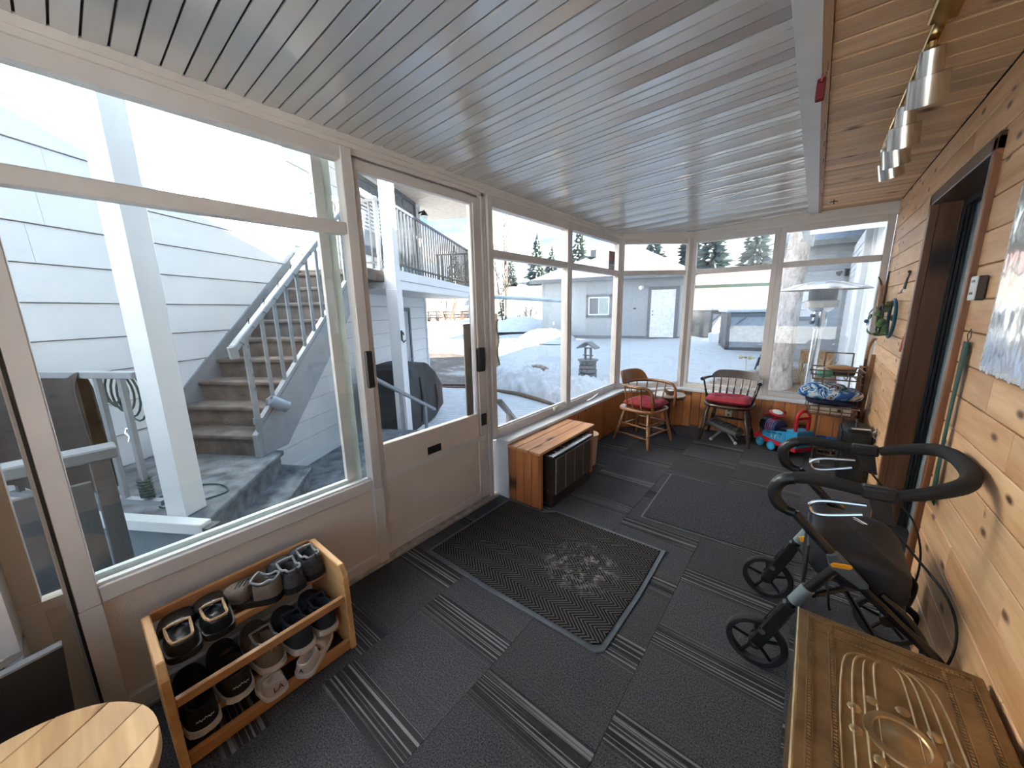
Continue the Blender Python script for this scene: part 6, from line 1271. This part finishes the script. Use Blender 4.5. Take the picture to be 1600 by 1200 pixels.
# ================================================================ patio heater
hx, hy = .045, 5.05; hz = gz(5)-.02
ph = T('patio_heater', 'steel mushroom patio heater standing outside the end window', 'heater', (hx, hy, hz))
P('base', MB().lathe([(.001, 0), (.24, 0), (.25, .03), (.23, .06), (.17, .62), (.14, .68), (.001, .68)], (hx-.02, hy, hz), 24), m_steel, ph, smooth=True)
P('pole', MB().tube([(hx-.02, hy, hz+.66), (hx, hy, 1.10)], .038, 16), m_steel, ph, smooth=True)
P('burner_neck', MB().lathe([(.042, 1.06), (.062, 1.10), (.062, 1.24), (.10, 1.27), (.11, 1.29)], (hx, hy, 0), 20), m_nick, ph, smooth=True)
P('burner_ring', MB().lathe([(.10, 1.28), (.135, 1.285), (.14, 1.35), (.12, 1.36)], (hx, hy, 0), 22), M_('ceramic_ring', (.55, .50, .42), .4, metal=.5), ph, smooth=True)
P('mesh_screen', MB().lathe([(.115, 1.35), (.12, 1.48)], (hx, hy, 0), 24), M_('dark_mesh', (.02, .02, .02), .5, metal=.2, var=.5, vs=60), ph, smooth=True)
P('reflector', MB().lathe([(.001, 1.545), (.10, 1.54), (.24, 1.515), (.36, 1.47), (.375, 1.463), (.373, 1.459), (.24, 1.495), (.10, 1.52), (.001, 1.525)], (hx, hy, 0), 36), m_steel, ph, smooth=True)
for k in range(8):
    a = k*PI/4; P('reflector_seam', MB().tube([(hx+r_*math.cos(a), hy+r_*math.sin(a), z+.002) for r_, z in ((.02, 1.545), (.12, 1.538), (.24, 1.515), (.365, 1.468))], .0025, 4), m_nick, ph)
for z in (1.13, 1.20): P('control_knob', MB().lathe([(.018, 0), (.018, .02), (.001, .022)], (hx-.055, hy-.035, z), 10, (-.8, -.6, 0)), m_black, ph)
# ================================================================ own house beyond the sunroom
m_hw = M_('white_stucco', (.84, .84, .84), .6, var=.02); m_lsid = M_('pale_grey_siding', (.62, .64, .66), .55, var=.04)
hb_ = T('main_house', 'white main house wall with downspout continuing beyond the sunroom', 'house', (.6, 6, -.6))
P('wall', MB().box(.50, .66, 4.46, 6.75, -.6, 3.2), m_hw, hb_); P('body', MB().box(.66, 9, -1.4, 17, -.6, 3.25), m_hw, hb_); P('upper_wall', MB().box(.50, .66, -1.4, 4.46, 2.22, 3.25), m_hw, hb_); P('wall', MB().box(.50, .66, -1.4, -1.32, -.6, 2.22), m_hw, hb_)  # body is unseen; its length is set by where its shade should fall
w = P('window', MB().box(.485, .50, 4.95, 5.75, 1.02, 1.10).box(.485, .50, 4.95, 5.75, 1.92, 2.0).box(.485, .50, 4.95, 5.03, 1.10, 1.92).box(.485, .50, 5.67, 5.75, 1.10, 1.92), m_hw, hb_); P('pane', MB().box(.494, .4985, 5.03, 5.67, 1.10, 1.92), m_sky, w); P('mullion', MB().box(.488, .5, 5.34, 5.37, 1.10, 1.92), m_wfr, w); P('sill', MB().box(.44, .50, 4.9, 5.8, .97, 1.02), m_hw, w)
P('downspout', MB().box(.40, .49, 6.78, 6.90, -.5, 2.4), m_lsid, hb_, bevel=.01); P('corner_board', MB().box(.47, .52, 6.66, 6.78, -.6, 2.4), m_hw, hb_)
P('side_siding', MB().mg(lap(6.9, 11.0, -.3, 2.4, .118)).tf(Matrix(((0, -1, 0, .50), (1, 0, 0, 0), (0, 0, 1, 0), (0, 0, 0, 1)))), m_lsid, hb_, kind='stuff'); P('side_core', MB().box(.50, .66, 6.75, 11.0, -.6, 2.5), m_lsid, hb_)
w = P('window', MB().box(.475, .50, 8.3, 9.0, .75, 2.05), m_hw, hb_); P('pane', MB().box(.47, .476, 8.38, 8.92, .85, 1.95), m_gut, w)
P('eave_soffit', MB().box(-.12, .70, 5.95, 7.1, 2.30, 2.36), m_hw, hb_); P('eave_fascia', MB().box(-.15, -.12, 5.95, 7.1, 2.14, 2.42).box(-.15, .50, 5.92, 5.95, 2.14, 2.42), m_hw, hb_); P('eave_gutter', MB().box(-.24, -.15, 5.95, 7.1, 2.22, 2.32), m_gut, hb_)
P('roof', MB().prism([(.20, 3.30), (2.7, 6.3), (9.5, 3.3), (9.5, 3.2), (.20, 3.2)], -1.6, 17.4, 'y'), m_shing, hb_)  # unseen ridge, height chosen for the shadow line on the white siding
P('upper_shade_block', MB().box(.66, 6, 6.9, 13, 3.2, 5.4).prism([(.3, 5.4), (2.6, 8.4), (6.4, 5.4)], 6.7, 13.2, 'y'), m_hw, hb_)  # unseen tall block added to keep the sun off the balcony
P('porch_roof', MB().prism([(-1.95, 2.15), (.66, 2.50), (.66, 2.26), (-.1, 2.245), (-1.72, 2.10), (-1.95, 2.08)], -1.5, 3.85, 'y'), m_hw, hb_)
gw = T('grey_wing', 'grey-sided wing with small window behind the tree trunk', 'house', (-.3, 11.2, .1))
P('front_siding', lap(-.62, .50, .05, 2.62, .118).tf(Matrix(((1, 0, 0, 0), (0, -1, 0, 11.0), (0, 0, 1, 0), (0, 0, 0, 1)))), m_sid, gw, kind='stuff'); P('wall_core', MB().box(-.62, .65, 11.0, 14.5, -.2, 2.65), m_sid, gw)
w = P('window', MB().box(-.52, -.43, 10.97, 11.0, .95, 1.72).box(.10, .19, 10.97, 11.0, .95, 1.72).box(-.52, .19, 10.97, 11.0, 1.63, 1.72).box(-.52, .19, 10.97, 11.0, .95, 1.04), m_gtrim, gw); P('pane', MB().box(-.43, .10, 10.98, 10.995, 1.04, 1.63), m_gut, w)
P('meter_box', MB().box(-.80, -.68, 10.93, 11.0, .62, .76), m_gut, gw); P('flood_lamp', MB().lathe([(.02, 0), (.06, .09), (.001, .1)], (.36, 10.9, 2.0), 10, (-.6, -.5, -.5)).box(.40, .47, 10.93, 10.99, 1.90, 2.05), m_black, gw, smooth=True)
P('roof', MB().add([(-.85, 10.65, 2.62), (.64, 10.65, 2.62), (.64, 14.5, 4.6), (.1, 14.5, 4.6), (-.85, 16.5, 2.62), (.64, 16.5, 2.62)], [(0, 1, 2, 3), (0, 3, 4), (1, 5, 2), (3, 2, 5, 4), (0, 4, 5, 1)]), M_('blue_grey_shingle', (.22, .27, .33), .85, var=.15, vs=12), gw); P('fascia', MB().box(-.88, .64, 10.60, 10.66, 2.55, 2.66), m_gtrim, gw)
# ================================================================ trees
m_ndl = M_('spruce_needles', (.055, .075, .065), .9, var=.5, vs=3); m_ndl2 = M_('blue_spruce_needles', (.07, .095, .095), .9, var=.45, vs=3); m_brk = M_('dark_bark', (.10, .075, .06), .9)
def spruce_mb(seed, tiers=30, per=19):
    rr = random.Random(seed); mb = MB()
    for k in range(tiers):
        f_ = k/(tiers-1); z = .10+.88*f_; R = .235*(1-f_)**.85*rr.uniform(.70, 1.15)+.010; n = max(5, int(per*(1-.55*f_)))
        for i in range(n):
            a = 2*PI*(i+rr.random())/n; r_ = R*rr.uniform(.72, 1.15); dz = -.035*(1-f_)-.01; w_ = .012+.020*(1-f_); c, s = math.cos(a), math.sin(a)
            q = lambda d, l, h: (c*d-s*l, s*d+c*l, z+h)
            mb.add([q(0, 0, .03), q(r_*.55, w_, dz*.45-.012), q(r_*.55, 0, dz*.25+.016), q(r_*.55, -w_, dz*.45-.012), q(r_, 0, dz+.012*rr.uniform(-1, 1)), q(r_*.35, 0, dz-.02)], [(0, 1, 2), (0, 2, 3), (1, 4, 2), (2, 4, 3), (0, 5, 1), (0, 3, 5), (1, 5, 4), (5, 3, 4)])
    return mb
protos = [spruce_mb(s) for s in (1, 2, 3)]
SPR = [('tall spruce behind the balcony railing', (-29.6, 27.3), 7.6, 0), ('narrow dark spruce beside the door frame beyond the balcony', (-31.0, 31.1), 8.7, 1), ('spruce with full crown left of the grey garage roof', (-21.4, 26.4), 5.8, 2), ('tallest spruce rising behind the garage eave', (-25.4, 36.2), 9.4, 0), ('slender spruce top behind the garage roof', (-22.0, 34), 7.4, 1),
       ('shadowed spruce low behind the garage eave', (-18.6, 27), 5.2, 2), ('big spruce over the garage roof beside the window post', (-17.7, 32), 8.6, 0), ('spruce over the garage ridge', (-15.2, 35.4), 8.6, 1), ('small pointed spruce over the garage ridge', (-12.4, 36.4), 7.8, 2), ('broad spruce behind the hip of the garage roof', (-10.3, 30.5), 7.5, 0), ('blue-green spruce right behind the garage hip', (-8.7, 35), 8.6, 1), ('big sunlit spruce over the tan building', (-6.2, 31), 8.6, 2), ('sunlit spruce with loose edge over the tan building', (-3.9, 34.6), 8.4, 0), ('dense spruce beyond the bare bush', (-26.5, 33.0), 5.6, 1), ('low dark spruce behind the bare bush', (-20.6, 30), 4.4, 2)]
pm = [mesh('foliage', b, m_ndl, False) for b in protos]; pm2 = [m_.copy() for m_ in pm]
for m_ in pm2: m_.materials.clear(); m_.materials.append(m_ndl2)
trm = mesh('trunk', MB().tube([(0, 0, -.02), (0, 0, .5), (0, 0, .95)], [.022, .014, .003], 8), m_brk)
for i, (lb, (x, y), h, k) in enumerate(SPR):
    zb = gz(y)-.1; r = T('spruce_tree', lb, 'tree', (x, y, zb), 'spruces beyond the yard')
    o = bpy.data.objects.new('foliage', (pm2 if i > 8 else pm)[k]); COL.objects.link(o); o.parent = r; o.scale = (h*1.1, h*1.1, h-zb*.3); o.rotation_euler = (0, 0, i*1.3)
    o = bpy.data.objects.new('trunk', trm); COL.objects.link(o); o.parent = r; o.scale = (h, h, h)
def bare(name, lb, c, h, n, spread, col, seed, upright=True, th=.03):
    rr = random.Random(seed); r = T(name, lb, 'tree' if upright else 'bush', (c[0], c[1], gz(c[1])-.1)); mb = MB(); z0 = gz(c[1])-.1
    for i in range(n):
        a = rr.uniform(0, 6.28); s = rr.uniform(.2, 1)*spread; hh = h*rr.uniform(.65, 1); p = [(c[0]+.1*spread*math.cos(a), c[1]+.1*spread*math.sin(a), z0), (c[0]+s*.55*math.cos(a), c[1]+s*.55*math.sin(a), z0+hh*.45), (c[0]+s*math.cos(a+.1), c[1]+s*math.sin(a+.1), z0+hh)]
        mb.tube(p, [th, th*.7, th*.2], 4)
        for j in range(7):
            f_ = rr.uniform(.3, .95); b0 = Vector(p[1]).lerp(Vector(p[2]), max(0, f_*2-1)) if f_ > .5 else Vector(p[0]).lerp(Vector(p[1]), f_*2); a2 = a+rr.uniform(-1.2, 1.2); l = hh*rr.uniform(.10, .22)*(1-f_*.4); mb.tube([b0, b0+Vector((math.cos(a2)*l*.45, math.sin(a2)*l*.45, l))], [th*.45, th*.12], 3)
    P('branches', mb, col, r, kind='stuff'); return r
m_twig = M_('bare_twigs', (.055, .045, .038), .9); m_bush = M_('red_brown_twigs', (.085, .048, .030), .9)
bare('bare_poplar', 'leafless upright poplar beside the utility pole', (-13.5, 16.0), 7.2, 8, .75, m_twig, 3, True, .045)
bare('bare_bush', 'leafless reddish bush in front of the far fence', (-13.2, 17.7), 1.85, 34, 1.35, m_bush, 5, False, .02)
bare('street_tree', 'leafless branching tree on the far side of the driveway', (-23.6, 20.6), 5.2, 9, 1.9, M_('tan_branch', (.07, .045, .03), .9), 8, True, .06)
up = T('utility_pole', 'weathered greenish utility pole behind the bare poplar', 'pole', (-16.3, 18.4, .4)); P('pole', MB().tube([(-16.3, 18.4, .2), (-16.3, 18.4, 9.5)], [.15, .12], 10), M_('pole_wood', (.09, .105, .075), .8), up); P('cross_arm', MB().bar((-17.2, 18.1, 8.6), (-15.4, 18.7, 8.6), .12, .14), m_brk, up)
for i, z in enumerate((8.6, 8.2, 7.6)): ONE('power_line', MB().tube([(-16.3+(17-t)*(-.6) if t < 17 else -16.3+(t-17)*.9, 18.4+(17-t)*.55 if t < 17 else 18.4+(t-17)*1.0, z-.02*abs(t-17)*(2-.05*abs(t-17))) for t in range(0, 40)], .018, 4), m_black, ('uppermost', 'middle', 'lowest')[i]+' overhead power line at the utility pole', 'cable')
# metal clothes rail, gate post
cr_ = T('clothes_rail', 'pale blue metal rail with white upright spanning the snowy yard', 'rail', (-4.2, 7.0, gz(7))); P('bar', MB().tube([(-5.9, 5.82, 1.64), (-4.36, 7.02, 1.50), (-4.24, 7.11, 1.48)], .040, 10), M_('pale_blue_metal', (.45, .56, .62), .35), cr_, smooth=True); P('upright', MB().tube([(-4.25, 7.10, 1.50), (-4.20, 7.13, 1.38), (-4.19, 7.12, .6), (-4.18, 7.12, gz(7.1))], .035, 10), m_gut, cr_, smooth=True); P('end_post', MB().tube([(-5.9, 5.82, 1.64), (-5.9, 5.82, ZD)], .03, 8), m_gut, cr_)
m_gate = M_('weathered_cedar_post', (.42, .29, .15), .7)
gt = T('gate_post', 'golden wooden gate post with rails at the edge of the yard', 'post', (-7.3, 8.2, gz(8.2))); P('post', MB().box(-7.36, -7.24, 8.14, 8.26, gz(8.2)-.1, 1.22), m_gate, gt); P('board', MB().box(-7.52, -7.36, 8.0, 8.04, gz(8.2)+.2, 1.05), m_gate, gt); P('rail', MB().box(-7.6, -7.24, 8.02, 8.10, .85, .98), m_gate, gt); P('vine', MB().tube([(-7.2, 8.2+.05*math.sin(i), gz(8.2)+.12*i) for i in range(14)], .02, 5), m_twig, gt)
# ================================================================ street beyond
m_trail = M_('cream_cladding', (.40, .34, .28), .7, var=.05); sh_ = m_shing
for i, (lb, x, y, w_, an, col) in enumerate((('cream mobile home beyond the driveway, behind the street tree', -27.2, 22.8, 7.0, .75, m_trail), ('white mobile home with grey roof past the balcony post', -22.1, 28.0, 5.0, .75, m_hw), ('pale shed with brown roof behind the bare bush', -15.5, 21.8, 4.6, .45, m_hw))):
    z = gz(y); mt = RZ(an, (x, y, z)); r = T('mobile_home' if i < 2 else 'garden_shed', lb, 'house' if i < 2 else 'shed', (x, y, z)); BX = lambda *q: MB().box(*q).tf(mt); h_ = 2.5 if i < 2 else 1.7
    P('wall', BX(-w_/2, w_/2, 0, 3.4, -.3, h_), col, r); P('roof', MB().prism([(-.3, h_), (3.7, h_), (1.7, h_+.8)], -w_/2-.2, w_/2+.2, 'x').tf(mt), m_brk if i == 2 else sh_, r)
    if i < 2:
        for k in range(4 if i == 0 else 3):
            s = -w_/2+.8+1.6*k; wn = P('window', BX(s, s+.8, -.04, 0, 1.1, 1.9), m_gut, r); P('pane', BX(s+.07, s+.73, -.05, -.035, 1.17, 1.83), M_('street_pane', (.22, .24, .26), .15) if (i == 0 and k == 0) else bpy.data.materials['street_pane'], wn)
        P('skirting', BX(-w_/2, w_/2, -.03, 0, -.3, .35), m_gtrim, r)
fe = T('street_fence', 'low black rail fence in front of the cream mobile home', 'fence', (-25.5, 21.5, .5))
for k in range(8): P('post', MB().bar((-27.5+.55*k, 19.9+.5*k, .3), (-27.5+.55*k, 19.9+.5*k, 1.35), .09), m_black, fe)
for z in (.75, 1.0, 1.25): P('rail', MB().bar((-27.5, 19.9, z), (-23.65, 23.4, z), .05, .10), m_black, fe)
rr = random.Random(2)
for i in range(7):
    x, y = -27.5+.9*i+rr.uniform(-.4, .4), 18.8+.62*i+rr.uniform(-.4, .4); b = bare('dry_hedge', 'low dry shrub along the street verge', (x, y), .75, 16, .6, m_bush, 20+i, False, .03); b['group'] = 'dry shrubs along the street'
